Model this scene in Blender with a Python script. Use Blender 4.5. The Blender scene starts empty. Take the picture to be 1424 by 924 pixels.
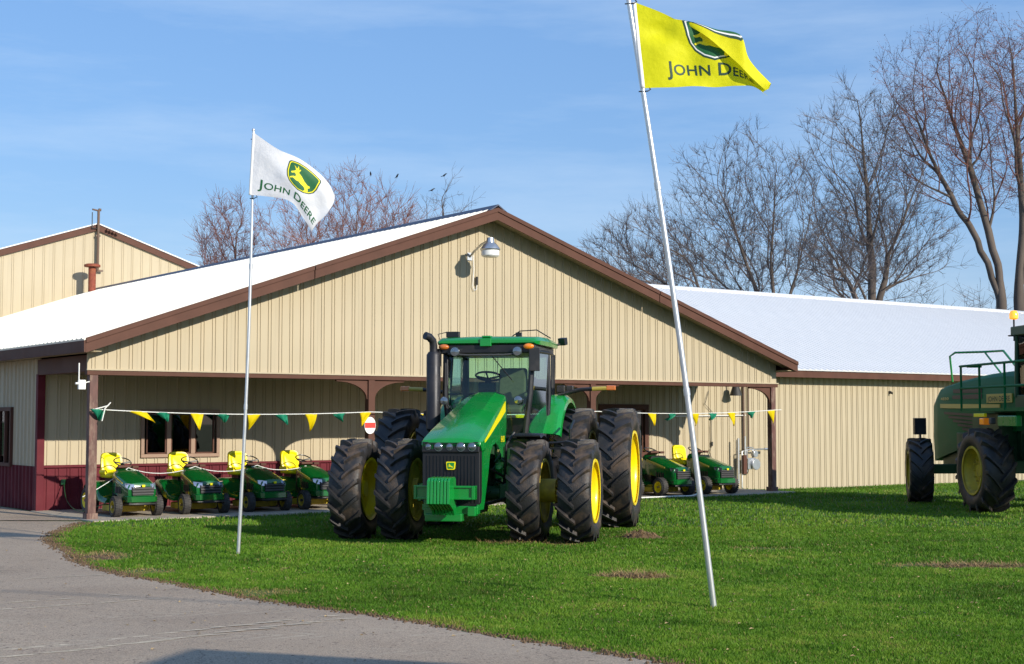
import bpy, bmesh, math, random
import numpy as np
from mathutils import Vector, Matrix, Euler
R = math.radians
PI = math.pi
rng = random.Random(7)
scene = bpy.context.scene
COL = scene.collection

# ------------------------------------------------------------------ camera
EYE = 1.75
cd = bpy.data.cameras.new('camera'); cam = bpy.data.objects.new('camera', cd); COL.objects.link(cam)
cam.location = (0, 0, EYE); cam.rotation_euler = (R(90) + math.atan(121.5 / 2015), 0, 0)
cd.sensor_width = 36; cd.lens = 36 * 2015 / 1424; cd.clip_end = 3000; cd.clip_start = 0.1
scene.camera = cam
# ------------------------------------------------------------------ world and sun
SUN = Vector((0.733, -0.680, 0.402)).normalized()
sun_el = math.asin(SUN.z); sun_az = math.atan2(SUN.x, SUN.y)
w = bpy.data.worlds.new('World'); scene.world = w; w.use_nodes = True
nt = w.node_tree; bg = nt.nodes['Background']
sky = nt.nodes.new('ShaderNodeTexSky'); sky.sky_type = 'NISHITA'; sky.sun_disc = False
sky.sun_elevation = sun_el; sky.sun_rotation = sun_az
sky.air_density = 1.3; sky.dust_density = 0.15; sky.ozone_density = 3.0; sky.altitude = 100
tc = nt.nodes.new('ShaderNodeTexCoord'); mp = nt.nodes.new('ShaderNodeMapping'); mp.inputs['Scale'].default_value = (1.4, 1.4, 9.0)
mp.inputs['Rotation'].default_value = (0.0, 0.12, 0.3)
nz = nt.nodes.new('ShaderNodeTexNoise'); nz.inputs['Scale'].default_value = 2.2; nz.inputs['Detail'].default_value = 7; nz.inputs['Roughness'].default_value = 0.62
nt.links.new(tc.outputs['Generated'], mp.inputs['Vector']); nt.links.new(mp.outputs[0], nz.inputs['Vector'])
rp = nt.nodes.new('ShaderNodeValToRGB'); rp.color_ramp.elements[0].position = 0.42; rp.color_ramp.elements[1].position = 0.78
rp.color_ramp.elements[0].color = (0, 0, 0, 1); rp.color_ramp.elements[1].color = (0.36, 0.36, 0.36, 1)
nt.links.new(nz.outputs['Fac'], rp.inputs[0])
mx = nt.nodes.new('ShaderNodeMix'); mx.data_type = 'RGBA'
hs = nt.nodes.new('ShaderNodeHueSaturation'); hs.inputs['Saturation'].default_value = 1.12; hs.inputs['Value'].default_value = 1.12; nt.links.new(sky.outputs[0], hs.inputs['Color'])
nt.links.new(rp.outputs[0], mx.inputs[0]); tn = nt.nodes.new('ShaderNodeMix'); tn.data_type = 'RGBA'; tn.blend_type = 'MULTIPLY'; tn.inputs[0].default_value = 1; tn.inputs[7].default_value = (0.95, 0.97, 1.12, 1); nt.links.new(hs.outputs[0], tn.inputs[6]); fl = nt.nodes.new('ShaderNodeMix'); fl.data_type = 'RGBA'; fl.inputs[0].default_value = .5; fl.inputs[7].default_value = (2.15, 4.25, 8.3, 1); nt.links.new(tn.outputs[2], fl.inputs[6]); nt.links.new(fl.outputs[2], mx.inputs[6]); mx.inputs[7].default_value = (6.5, 7.9, 9.6, 1)
nt.links.new(mx.outputs[2], bg.inputs['Color']); bg.inputs['Strength'].default_value = 0.105
sl = bpy.data.lights.new('sun', 'SUN'); sl.energy = 5.0; sl.angle = R(0.53); sl.color = (1.0, 0.93, 0.80)
so = bpy.data.objects.new('sun', sl); COL.objects.link(so); so.rotation_euler = SUN.to_track_quat('Z', 'Y').to_euler(); so.location = SUN * 60
scene.view_settings.view_transform = 'Standard'; scene.view_settings.look = 'None'
scene.view_settings.exposure = 0.08; scene.view_settings.gamma = 1.0
scene.render.engine = 'CYCLES'
scene.cycles.max_bounces = 8; scene.cycles.transparent_max_bounces = 24

# ------------------------------------------------------------------ materials
def mat(name, col, rough=0.6, metal=0.0, spec=0.5, coat=0.0, var=0.0, vscale=6.0, dirt=None, dirt_amt=0.0, dscale=2.0, bump=0.0, bscale=60.0, stretch=None, emit=None, sheen=0):
    m = bpy.data.materials.new(name); m.use_nodes = True; n = m.node_tree; b = n.nodes['Principled BSDF']
    b.inputs['Roughness'].default_value = rough; b.inputs['Metallic'].default_value = metal
    b.inputs['Specular IOR Level'].default_value = spec; b.inputs['Coat Weight'].default_value = coat; b.inputs['Coat Roughness'].default_value = 0.06
    c4 = (*col, 1)
    b.inputs['Base Color'].default_value = c4
    t = n.nodes.new('ShaderNodeTexCoord'); vec = t.outputs['Object']
    if stretch:
        mpp = n.nodes.new('ShaderNodeMapping'); mpp.inputs['Scale'].default_value = stretch; n.links.new(vec, mpp.inputs[0]); vec = mpp.outputs[0]
    out = None
    if var or dirt:
        nn = n.nodes.new('ShaderNodeTexNoise'); nn.inputs['Scale'].default_value = vscale; nn.inputs['Detail'].default_value = 6; n.links.new(vec, nn.inputs['Vector'])
        mr = n.nodes.new('ShaderNodeMapRange'); mr.inputs[1].default_value = 0.3; mr.inputs[2].default_value = 0.7; mr.inputs[3].default_value = 1 - var; mr.inputs[4].default_value = 1 + var
        n.links.new(nn.outputs['Fac'], mr.inputs[0])
        mu = n.nodes.new('ShaderNodeMix'); mu.data_type = 'RGBA'; mu.blend_type = 'MULTIPLY'; mu.inputs[0].default_value = 1; mu.inputs[6].default_value = c4
        n.links.new(mr.outputs[0], mu.inputs[7]); out = mu.outputs[2]
        if dirt:
            n2 = n.nodes.new('ShaderNodeTexNoise'); n2.inputs['Scale'].default_value = dscale; n2.inputs['Detail'].default_value = 9; n2.inputs['Roughness'].default_value = 0.65; n.links.new(vec, n2.inputs['Vector'])
            r2 = n.nodes.new('ShaderNodeMapRange'); r2.inputs[1].default_value = 0.48; r2.inputs[2].default_value = 0.68; r2.inputs[4].default_value = dirt_amt; n.links.new(n2.outputs['Fac'], r2.inputs[0])
            m2 = n.nodes.new('ShaderNodeMix'); m2.data_type = 'RGBA'; n.links.new(r2.outputs[0], m2.inputs[0]); n.links.new(out, m2.inputs[6]); m2.inputs[7].default_value = (*dirt, 1); out = m2.outputs[2]
            r3 = n.nodes.new('ShaderNodeMapRange'); r3.inputs[3].default_value = rough; r3.inputs[4].default_value = min(1, rough + 0.35); n.links.new(r2.outputs[0], r3.inputs[0]); n.links.new(r3.outputs[0], b.inputs['Roughness'])
        n.links.new(out, b.inputs['Base Color'])
    if bump:
        nb = n.nodes.new('ShaderNodeTexNoise'); nb.inputs['Scale'].default_value = bscale; nb.inputs['Detail'].default_value = 5; n.links.new(vec, nb.inputs['Vector'])
        bp = n.nodes.new('ShaderNodeBump'); bp.inputs['Strength'].default_value = bump; bp.inputs['Distance'].default_value = 0.02; n.links.new(nb.outputs['Fac'], bp.inputs['Height']); n.links.new(bp.outputs[0], b.inputs['Normal'])
    if emit: b.inputs['Emission Color'].default_value = (*emit[0], 1); b.inputs['Emission Strength'].default_value = emit[1]
    return m
def glass(name, tint, refl_rough=0.02, ior=1.5, base_reflect=0.0):
    m = bpy.data.materials.new(name); m.use_nodes = True; n = m.node_tree
    for x in list(n.nodes):
        if x.type == 'BSDF_PRINCIPLED': n.nodes.remove(x)
    o = [x for x in n.nodes if x.type == 'OUTPUT_MATERIAL'][0]
    tr = n.nodes.new('ShaderNodeBsdfTransparent'); tr.inputs[0].default_value = (*tint, 1)
    gl = n.nodes.new('ShaderNodeBsdfGlossy'); gl.inputs['Roughness'].default_value = refl_rough
    fr = n.nodes.new('ShaderNodeFresnel'); fr.inputs[0].default_value = ior
    ad = n.nodes.new('ShaderNodeMath'); ad.operation = 'ADD'; ad.inputs[1].default_value = base_reflect; ad.use_clamp = True; n.links.new(fr.outputs[0], ad.inputs[0])
    ms = n.nodes.new('ShaderNodeMixShader'); n.links.new(ad.outputs[0], ms.inputs[0]); n.links.new(tr.outputs[0], ms.inputs[1]); n.links.new(gl.outputs[0], ms.inputs[2]); n.links.new(ms.outputs[0], o.inputs['Surface'])
    return m
DUST = (0.30, 0.22, 0.14)
M = dict(
    siding=mat('tan_siding', (0.465, 0.392, 0.270), 0.55, spec=.25, var=0.06, vscale=1.5, dirt=(0.36, 0.30, 0.19), dirt_amt=0.25, dscale=0.9, stretch=(1, 1, 0.25)),
    trim=mat('brown_trim', (0.098, 0.042, 0.028), 0.6, spec=.2, var=0.12, vscale=3, dirt=(0.13, 0.07, 0.05), dirt_amt=0.35),
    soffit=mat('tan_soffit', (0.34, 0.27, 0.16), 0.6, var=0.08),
    peel=mat('peeling_post_paint', (0.11, 0.045, 0.035), 0.6, var=0.25, vscale=9, dirt=(0.36, 0.27, 0.20), dirt_amt=0.65, dscale=5, stretch=(2, 2, .6)),
    maroon=mat('maroon_paint', (0.115, 0.012, 0.020), 0.6, spec=.2, var=0.12, vscale=3, dirt=(0.2, 0.06, 0.06), dirt_amt=0.3),
    roof=mat('cream_white_roof', (0.88, 0.84, 0.72), 0.5, var=0.03, vscale=1),
    roof2=mat('galvanised_white_roof', (0.74, 0.735, 0.73), 0.6, var=0.04, vscale=1.2, dirt=(0.66, 0.655, 0.65), dirt_amt=0.3, dscale=.6),
    ridge=mat('dark_ridge_cap', (0.05, 0.06, 0.10), 0.5),
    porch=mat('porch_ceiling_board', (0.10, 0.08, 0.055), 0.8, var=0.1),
    room=mat('dark_room', (0.035, 0.03, 0.028), 0.9, var=.2),
    pane=glass('window_glass', (0.25, 0.27, 0.26), 0.015, 1.5, 0.05),
    cabglass=glass('cab_glass', (0.62, 0.86, 0.72), 0.01, 1.5, 0.02),
    cabside=glass('cab_side_glass', (0.42, 0.60, 0.62), 0.04, 1.6, 0.45),
    concrete=mat('porch_concrete', (0.42, 0.36, 0.28), 0.85, var=0.12, vscale=4, dirt=(0.24, 0.2, 0.15), dirt_amt=0.6, dscale=2.5, bump=.3, bscale=90),
    rust=mat('rusty_steel', (0.24, 0.055, 0.03), 0.8, var=0.3, vscale=9, dirt=(0.35, 0.14, 0.06), dirt_amt=.6, dscale=6),
    galv=mat('galvanised_steel', (0.55, 0.56, 0.57), 0.35, metal=0.85, var=0.1, vscale=12),
    pole=mat('flagpole_aluminium', (0.70, 0.70, 0.70), 0.33, metal=0.7, var=0.06, vscale=10),
    green=mat('tractor_green_paint', (0.003, 0.235, 0.034), 0.25, coat=0.5, var=0.06, vscale=3, dirt=(0.05, 0.17, 0.05), dirt_amt=0.28, dscale=2.5),
    green2=mat('mower_green_paint', (0.002, 0.105, 0.016), 0.22, coat=0.6, var=0.06, vscale=4),
    green3=mat('sprayer_green_paint', (0.001, 0.115, 0.034), 0.5, coat=0.0, spec=.12, var=0.06, vscale=2),
    dgreen=mat('dark_green_casting', (0.006, 0.06, 0.016), 0.5, var=0.2, vscale=8, dirt=(0.05, 0.05, 0.03), dirt_amt=0.5),
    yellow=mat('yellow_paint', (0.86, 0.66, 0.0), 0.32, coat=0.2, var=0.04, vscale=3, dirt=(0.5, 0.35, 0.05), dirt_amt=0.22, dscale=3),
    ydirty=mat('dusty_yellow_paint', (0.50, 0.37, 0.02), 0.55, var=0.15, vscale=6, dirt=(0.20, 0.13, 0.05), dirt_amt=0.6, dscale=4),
    seat=mat('yellow_vinyl', (0.88, 0.72, 0.0), 0.35, var=0.03),
    stripe=mat('yellow_decal', (0.86, 0.74, 0.0), 0.35),
    ostripe=mat('ochre_decal', (0.42, 0.33, 0.06), 0.35),
    tyre=mat('tractor_tyre_rubber', (0.020, 0.019, 0.020), 0.5, var=0.25, vscale=5, dirt=(0.13, 0.085, 0.055), dirt_amt=0.7, dscale=3.2, bump=.25, bscale=45),
    mtyre=mat('mower_tyre_rubber', (0.035, 0.032, 0.03), 0.75, var=0.2, vscale=12, dirt=(0.13, 0.11, 0.09), dirt_amt=0.6, dscale=6),
    black=mat('black_plastic', (0.012, 0.012, 0.014), 0.35, var=0.2, vscale=8, dirt=(0.05, 0.04, 0.035), dirt_amt=0.35),
    mesh=mat('black_grille', (0.010, 0.010, 0.012), 0.5),
    dgrey=mat('dark_grey_plastic', (0.06, 0.057, 0.057), 0.5, var=.1),
    stack=mat('exhaust_stack_paint', (0.022, 0.022, 0.028), 0.42, metal=.3, var=0.2, vscale=6, dirt=(0.07, 0.06, 0.06), dirt_amt=0.4),
    lamp=mat('headlamp_glass', (0.22, 0.25, 0.28), 0.12, metal=0.8, coat=1),
    lampb=mat('blueish_headlamp', (0.55, 0.62, 0.85), 0.08, metal=0.4, coat=1),
    amber=mat('amber_lens', (0.75, 0.20, 0.01), 0.15, coat=0.8, emit=((1, 0.3, 0.02), 0.15)),
    amberd=mat('dull_amber_lens', (0.55, 0.15, 0.025), 0.2, coat=0.8),
    amberl=mat('lit_amber_lamp', (0.9, 0.4, 0.02), 0.15, coat=0.8, emit=((1, 0.45, 0.03), 0.9)),
    beige=mat('beige_seat_fabric', (0.40, 0.33, 0.18), 0.9, var=0.1, vscale=20),
    white=mat('white_paint', (0.78, 0.78, 0.76), 0.45, var=0.04),
    red=mat('red_paint', (0.6, 0.03, 0.02), 0.5),
    rope=mat('white_nylon_rope', (0.75, 0.75, 0.70), 0.7),
    wire=mat('dark_cable', (0.03, 0.028, 0.025), 0.6),
    conduit=mat('brown_conduit', (0.14, 0.085, 0.055), 0.5),
    bird=mat('black_feathers', (0.015, 0.015, 0.018), 0.6),
    wood=mat('weathered_wood', (0.17, 0.13, 0.09), 0.85, var=0.2, vscale=8),
    soil=mat('dry_soil', (0.115, 0.070, 0.036), 0.95, var=0.35, vscale=14, bump=.8, bscale=25),
)
def cloth_mat(name, col, trans):
    m = bpy.data.materials.new(name); m.use_nodes = True; n = m.node_tree; b = n.nodes['Principled BSDF']
    b.inputs['Base Color'].default_value = (*col, 1); b.inputs['Roughness'].default_value = 0.65
    b.inputs['Specular IOR Level'].default_value = .3
    t = n.nodes.new('ShaderNodeBsdfTranslucent'); t.inputs[0].default_value = (*col, 1)
    ms = n.nodes.new('ShaderNodeMixShader'); ms.inputs[0].default_value = trans
    o = [x for x in n.nodes if x.type == 'OUTPUT_MATERIAL'][0]
    n.links.new(b.outputs[0], ms.inputs[1]); n.links.new(t.outputs[0], ms.inputs[2]); n.links.new(ms.outputs[0], o.inputs['Surface'])
    tc = n.nodes.new('ShaderNodeTexCoord'); nb = n.nodes.new('ShaderNodeTexNoise'); nb.inputs['Scale'].default_value = 9; nb.inputs['Detail'].default_value = 4
    n.links.new(tc.outputs['Object'], nb.inputs['Vector']); bp = n.nodes.new('ShaderNodeBump'); bp.inputs['Strength'].default_value = 0.35; bp.inputs['Distance'].default_value = 0.03
    n.links.new(nb.outputs['Fac'], bp.inputs['Height']); n.links.new(bp.outputs[0], b.inputs['Normal']); n.links.new(bp.outputs[0], t.inputs['Normal'])
    return m
M['yflag'] = cloth_mat('yellow_flag_nylon', (0.88, 0.83, 0.01), 0.35)
M['wflag'] = cloth_mat('white_flag_nylon', (0.82, 0.82, 0.84), 0.25)
M['pyel'] = cloth_mat('yellow_pennant_plastic', (0.88, 0.70, 0.0), 0.35)
M['pgrn'] = cloth_mat('green_pennant_plastic', (0.02, 0.30, 0.17), 0.3)
M['prgreen'] = mat('green_flag_print', (0.008, 0.11, 0.03), 0.6)
M['prdark'] = mat('dark_flag_print', (0.01, 0.05, 0.03), 0.6)
M['pryel'] = mat('yellow_flag_print', (0.85, 0.75, 0.01), 0.6)
M['prwhite'] = mat('white_flag_print', (0.8, 0.8, 0.78), 0.6)

# ------------------------------------------------------------------ mesh builder
class MB:
    def __init__(s): s.v = []; s.f = []; s.m = []; s.c = 0
    def add(s, vs, fs):
        b = len(s.v); s.v += [tuple(p) for p in vs]; s.f += [tuple(b + i for i in f) for f in fs]; s.m += [s.c] * len(fs); return s
    def box(s, c, d, rot=None):
        x, y, z = (d[0] / 2, d[1] / 2, d[2] / 2)
        P = [Vector((i * x, j * y, k * z)) for i in (-1, 1) for j in (-1, 1) for k in (-1, 1)]
        if rot: e = Euler(rot).to_matrix(); P = [e @ p for p in P]
        P = [p + Vector(c) for p in P]
        return s.add(P, [(0, 1, 3, 2), (4, 6, 7, 5), (0, 4, 5, 1), (2, 3, 7, 6), (0, 2, 6, 4), (1, 5, 7, 3)])
    def bx(s, x0, x1, y0, y1, z0, z1): return s.box(((x0 + x1) / 2, (y0 + y1) / 2, (z0 + z1) / 2), (x1 - x0, y1 - y0, z1 - z0))
    def tube(s, pts, r, n=8, caps=True):
        pts = [Vector(p) for p in pts]; k = len(pts); rs = r if isinstance(r, (list, tuple)) else [r] * k
        ref = None; V = []
        for i in range(k):
            t = (pts[min(i + 1, k - 1)] - pts[max(i - 1, 0)]).normalized()
            if ref is None: ref = t.orthogonal().normalized()
            ref = (ref - t * ref.dot(t)); ref = ref.normalized() if ref.length > 1e-6 else t.orthogonal().normalized()
            bi = t.cross(ref)
            for j in range(n):
                a = 2 * PI * j / n; V.append(pts[i] + (ref * math.cos(a) + bi * math.sin(a)) * rs[i])
        F = [(i * n + j, i * n + (j + 1) % n, (i + 1) * n + (j + 1) % n, (i + 1) * n + j) for i in range(k - 1) for j in range(n)]
        if caps: F += [tuple(range(n - 1, -1, -1)), tuple((k - 1) * n + j for j in range(n))]
        return s.add(V, F)
    def prism(s, poly, ax, a, b):
        n = len(poly)
        def P(p, h): return {'x': (h, p[0], p[1]), 'y': (p[0], h, p[1]), 'z': (p[0], p[1], h)}[ax]
        V = [P(p, a) for p in poly] + [P(p, b) for p in poly]
        return s.add(V, [tuple(range(n - 1, -1, -1)), tuple(range(n, 2 * n))] + [(i, (i + 1) % n, n + (i + 1) % n, n + i) for i in range(n)])
    def lathe(s, prof, n=48, axis='x', c=(0, 0, 0), close=True):
        V = []; k = len(prof)
        for j in range(n):
            a = 2 * PI * j / n
            for (h, r) in prof:
                q = {'x': (h, r * math.cos(a), r * math.sin(a)), 'y': (r * math.cos(a), h, r * math.sin(a)), 'z': (r * math.cos(a), r * math.sin(a), h)}[axis]
                V.append((q[0] + c[0], q[1] + c[1], q[2] + c[2]))
        F = [(j * k + i, j * k + i + 1, ((j + 1) % n) * k + i + 1, ((j + 1) % n) * k + i) for j in range(n) for i in range(k - 1)]
        return s.add(V, F)
    def loft(s, secs, caps=True, closed=True):
        n = len(secs[0]); V = [p for q in secs for p in q]; m = n if closed else n - 1
        F = [(i * n + j, i * n + (j + 1) % n, (i + 1) * n + (j + 1) % n, (i + 1) * n + j) for i in range(len(secs) - 1) for j in range(m)]
        if caps: F += [tuple(range(n - 1, -1, -1)), tuple((len(secs) - 1) * n + j for j in range(n))]
        return s.add(V, F)
    def ell(s, c, r, n=16, m=10):
        V = []; 
        for i in range(m + 1):
            t = PI * i / m
            for j in range(n): a = 2 * PI * j / n; V.append((c[0] + r[0] * math.sin(t) * math.cos(a), c[1] + r[1] * math.sin(t) * math.sin(a), c[2] + r[2] * math.cos(t)))
        return s.add(V, [(i * n + j, (i + 1) * n + j, (i + 1) * n + (j + 1) % n, i * n + (j + 1) % n) for i in range(m) for j in range(n)])
    def grid(s, fn, nu, nv):
        V = [fn(i / nu, j / nv) for i in range(nu + 1) for j in range(nv + 1)]
        return s.add(V, [(i * (nv + 1) + j, (i + 1) * (nv + 1) + j, (i + 1) * (nv + 1) + j + 1, i * (nv + 1) + j + 1) for i in range(nu) for j in range(nv)])
    def mesh(s, name, mats, smooth=35, fix=True):
        me = bpy.data.meshes.new(name); me.from_pydata(s.v, [], s.f)
        for q in (mats if isinstance(mats, (list, tuple)) else [mats]): me.materials.append(q)
        if len(set(s.m)) > 1: me.polygons.foreach_set('material_index', s.m)
        if fix:
            bm = bmesh.new(); bm.from_mesh(me); bmesh.ops.recalc_face_normals(bm, faces=bm.faces); bm.to_mesh(me); bm.free()
        if smooth: me.polygons.foreach_set('use_smooth', [True] * len(me.polygons)); me.set_sharp_from_angle(angle=R(smooth))
        me.update(); return me
    def build(s, name, mats, parent=None, smooth=35, bevel=0, loc=None, rot=None, fix=True, sub=0):
        return obj(name, s.mesh(name, mats, smooth, fix), parent, bevel, loc, rot, sub)
def obj(name, me, parent=None, bevel=0, loc=None, rot=None, sub=0):
    o = bpy.data.objects.new(name, me); COL.objects.link(o)
    if parent: o.parent = parent
    if loc: o.location = loc
    if rot: o.rotation_euler = rot
    if bevel:
        b = o.modifiers.new('bevel', 'BEVEL'); b.width = bevel; b.segments = 2; b.limit_method = 'ANGLE'; b.angle_limit = R(40); b.harden_normals = True
    if sub: q = o.modifiers.new('subdivision', 'SUBSURF'); q.levels = q.render_levels = sub
    return o
def tag(o, label=None, cat=None, group=None, kind=None):
    if label: o['label'] = label
    if cat: o['category'] = cat
    if group: o['group'] = group
    if kind: o['kind'] = kind
    return o
def empty(name, loc=(0, 0, 0), rz=0, label=None, cat=None, group=None):
    o = bpy.data.objects.new(name, None); COL.objects.link(o); o.empty_display_size = .2; o.location = loc; o.rotation_euler = (0, 0, rz); return tag(o, label, cat, group)
def kids(o): return [c for c in COL.objects if c.parent == o]
def copy_tree(o, parent=None):
    c = o.copy(); COL.objects.link(c); c.parent = parent
    for k in TREE.get(o.name, []): copy_tree(bpy.data.objects[k], c)
    return c
TREE = {}
def index_tree():
    TREE.clear()
    for c in COL.objects:
        if c.parent: TREE.setdefault(c.parent.name, []).append(c.name)

# ------------------------------------------------------------------ building frame (u along the front, v into the building)
P0 = Vector((-7.405, 25.658, 0)); BR = R(35.85)
UX = Vector((math.cos(BR), math.sin(BR), 0)); VX = Vector((-math.sin(BR), math.cos(BR), 0))
def BW(u, v, z=0): return P0 + UX * u + VX * v + Vector((0, 0, z))
def uv_of(x, y): d = Vector((x, y, 0)) - P0; return d.dot(UX), d.dot(VX)

# ------------------------------------------------------------------ ground
def sm(a, b, x): t = min(1, max(0, (x - a) / (b - a))); return t * t * (3 - 2 * t)
def gz(x, y):
    u, v = uv_of(x, y)
    z = -0.03 - 0.14 * sm(17.0, 19, u) * sm(-2.0, 2.5, v)
    z += 0.012 * math.sin(x * 1.3 + 1) * math.sin(y * 0.9) * sm(9, 12, y)
    return z
EDGE = [(-9.2, 25.6), (-7.9, 25.35), (-7.42, 25.2), (-7.32, 24.2), (-7.2, 22.8), (-6.75, 21.2), (-6.01, 19.6), (-5.5, 18.35), (-4.9, 17.24), (-4.25, 16.35), (-3.54, 15.59), (-2.85, 14.75), (-2.15, 14.01), (-1.55, 13.42), (-0.96, 12.91), (-0.5, 12.4), (-0.07, 11.96), (0.36, 11.5), (0.75, 11.08), (1.2, 10.55), (1.75, 9.8), (2.4, 8.6), (3.2, 6.5), (4.2, 3.0), (5.5, -3), (8, -14)]
def edge_x(y):
    for (x0, y0), (x1, y1) in zip(EDGE[2:], EDGE[3:]):
        if y1 <= y <= y0: return x0 + (x1 - x0) * (y0 - y) / (y0 - y1)
    return -99 if y > 25 else 99
def ground_mats():
    m = mat('lawn_soil', (0.035, 0.075, 0.012), 0.95, bump=.6, bscale=12); n = m.node_tree; b = n.nodes['Principled BSDF']; t = [x for x in n.nodes if x.type == 'TEX_COORD'][0]
    n1 = n.nodes.new('ShaderNodeTexNoise'); n1.inputs['Scale'].default_value = 1.6; n1.inputs['Detail'].default_value = 8; n1.inputs['Roughness'].default_value = .7
    n.links.new(t.outputs['Object'], n1.inputs['Vector'])
    c = n.nodes.new('ShaderNodeValToRGB'); e = c.color_ramp.elements; e[0].position = .3; e[0].color = (0.022, 0.075, 0.008, 1); e[1].position = .72; e[1].color = (0.07, 0.12, 0.018, 1)
    n.links.new(n1.outputs['Fac'], c.inputs[0]); n.links.new(c.outputs[0], b.inputs['Base Color'])
    # asphalt
    a = mat('asphalt', (0.2, 0.19, 0.18), 0.9, bump=.7, bscale=140); n = a.node_tree; b = n.nodes['Principled BSDF']; t = [x for x in n.nodes if x.type == 'TEX_COORD'][0]
    def noise(sc, det, rg=.6, vec=None):
        q = n.nodes.new('ShaderNodeTexNoise'); q.inputs['Scale'].default_value = sc; q.inputs['Detail'].default_value = det; q.inputs['Roughness'].default_value = rg; n.links.new(vec or t.outputs['Object'], q.inputs['Vector']); return q.outputs['Fac']
    def ramp(f, stops):
        q = n.nodes.new('ShaderNodeValToRGB'); e = q.color_ramp.elements
        e[0].position, e[0].color = stops[0][0], (*stops[0][1], 1); e[1].position, e[1].color = stops[-1][0], (*stops[-1][1], 1)
        for p, cc in stops[1:-1]: z = e.new(p); z.color = (*cc, 1)
        n.links.new(f, q.inputs[0]); return q.outputs[0]
    def mixc(f, A, B, mode='MIX'):
        q = n.nodes.new('ShaderNodeMix'); q.data_type = 'RGBA'; q.blend_type = mode
        for s_, v_ in ((0, f), (6, A), (7, B)):
            if isinstance(v_, (tuple, float, int)): q.inputs[s_].default_value = v_
            else: n.links.new(v_, q.inputs[s_])
        return q.outputs[2]
    big = ramp(noise(.55, 5), [(.3, (.350, .268, .195)), (.7, (.455, .358, .264))])
    fine = ramp(noise(75, 3, .8), [(.30, (.42, .42, .42)), (.5, (1, 1, 1)), (.72, (1.6, 1.5, 1.4))])
    col = mixc(1.0, big, fine, 'MULTIPLY')
    sp = ramp(noise(28, 2, .5), [(.64, (0, 0, 0)), (.72, (1, 1, 1))]); col = mixc(sp, col, (.10, .06, .045, 1))
    # curved dried-mud tyre prints with slanted bars
    for (ang, off, wd, amt) in ((0.16, 12.35, .22, .55), (0.20, 14.05, .2, .35), (0.13, 11.35, .16, .30)):
        mpp = n.nodes.new('ShaderNodeMapping'); mpp.vector_type = 'TEXTURE'; mpp.inputs['Location'].default_value = (0, off, 0); mpp.inputs['Rotation'].default_value = (0, 0, ang); n.links.new(t.outputs['Object'], mpp.inputs[0])
        sx = n.nodes.new('ShaderNodeSeparateXYZ'); n.links.new(mpp.outputs[0], sx.inputs[0])
        def mth(op, A, B=0.0):
            q = n.nodes.new('ShaderNodeMath'); q.operation = op
            for i_, v_ in enumerate((A, B)):
                if isinstance(v_, (float, int)): q.inputs[i_].default_value = v_
                else: n.links.new(v_, q.inputs[i_])
            return q.outputs[0]
        X, Y = sx.outputs[0], sx.outputs[1]
        yy = mth('ADD', Y, mth('MULTIPLY', mth('MULTIPLY', X, X), 0.012))
        band = mth('LESS_THAN', mth('ABSOLUTE', yy), wd)
        bars = mth('GREATER_THAN', mth('SINE', mth('ADD', mth('MULTIPLY', X, 22.0), mth('MULTIPLY', mth('ABSOLUTE', yy), 38.0))), .45)
        wear = ramp(noise(1.7, 6, .7), [(.44, (0, 0, 0)), (.62, (1, 1, 1))])
        f = mth('MULTIPLY', mth('MULTIPLY', band, bars), mth('MULTIPLY', wear, amt)); col = mixc(f, col, (.56, .47, .35, 1))
    vo = n.nodes.new('ShaderNodeTexVoronoi'); vo.feature = 'DISTANCE_TO_EDGE'; vo.inputs['Scale'].default_value = .45; wn = n.nodes.new('ShaderNodeTexNoise'); wn.inputs['Scale'].default_value = 1.8; wn.inputs['Detail'].default_value = 6
    n.links.new(t.outputs['Object'], wn.inputs['Vector']); va = n.nodes.new('ShaderNodeVectorMath'); va.operation = 'ADD'; n.links.new(t.outputs['Object'], va.inputs[0]); n.links.new(wn.outputs['Color'], va.inputs[1]); n.links.new(va.outputs[0], vo.inputs['Vector'])
    ck = ramp(vo.outputs['Distance'], [(.0, (1, 1, 1)), (.007, (0, 0, 0))]); wk = ramp(noise(.35, 3), [(.5, (0, 0, 0)), (.6, (.7, .7, .7))]); ckk = mixc(1.0, ck, wk, 'MULTIPLY')
    col = mixc(ckk, col, (.11, .085, .065, 1)); st = ramp(noise(1.1, 6, .75), [(.55, (0, 0, 0)), (.75, (.35, .35, .35))]); col = mixc(st, col, (.20, .155, .125, 1))
    n.links.new(col, b.inputs['Base Color'])
    return m, a
M['lawn'], M['asphalt'] = ground_mats()
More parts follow.
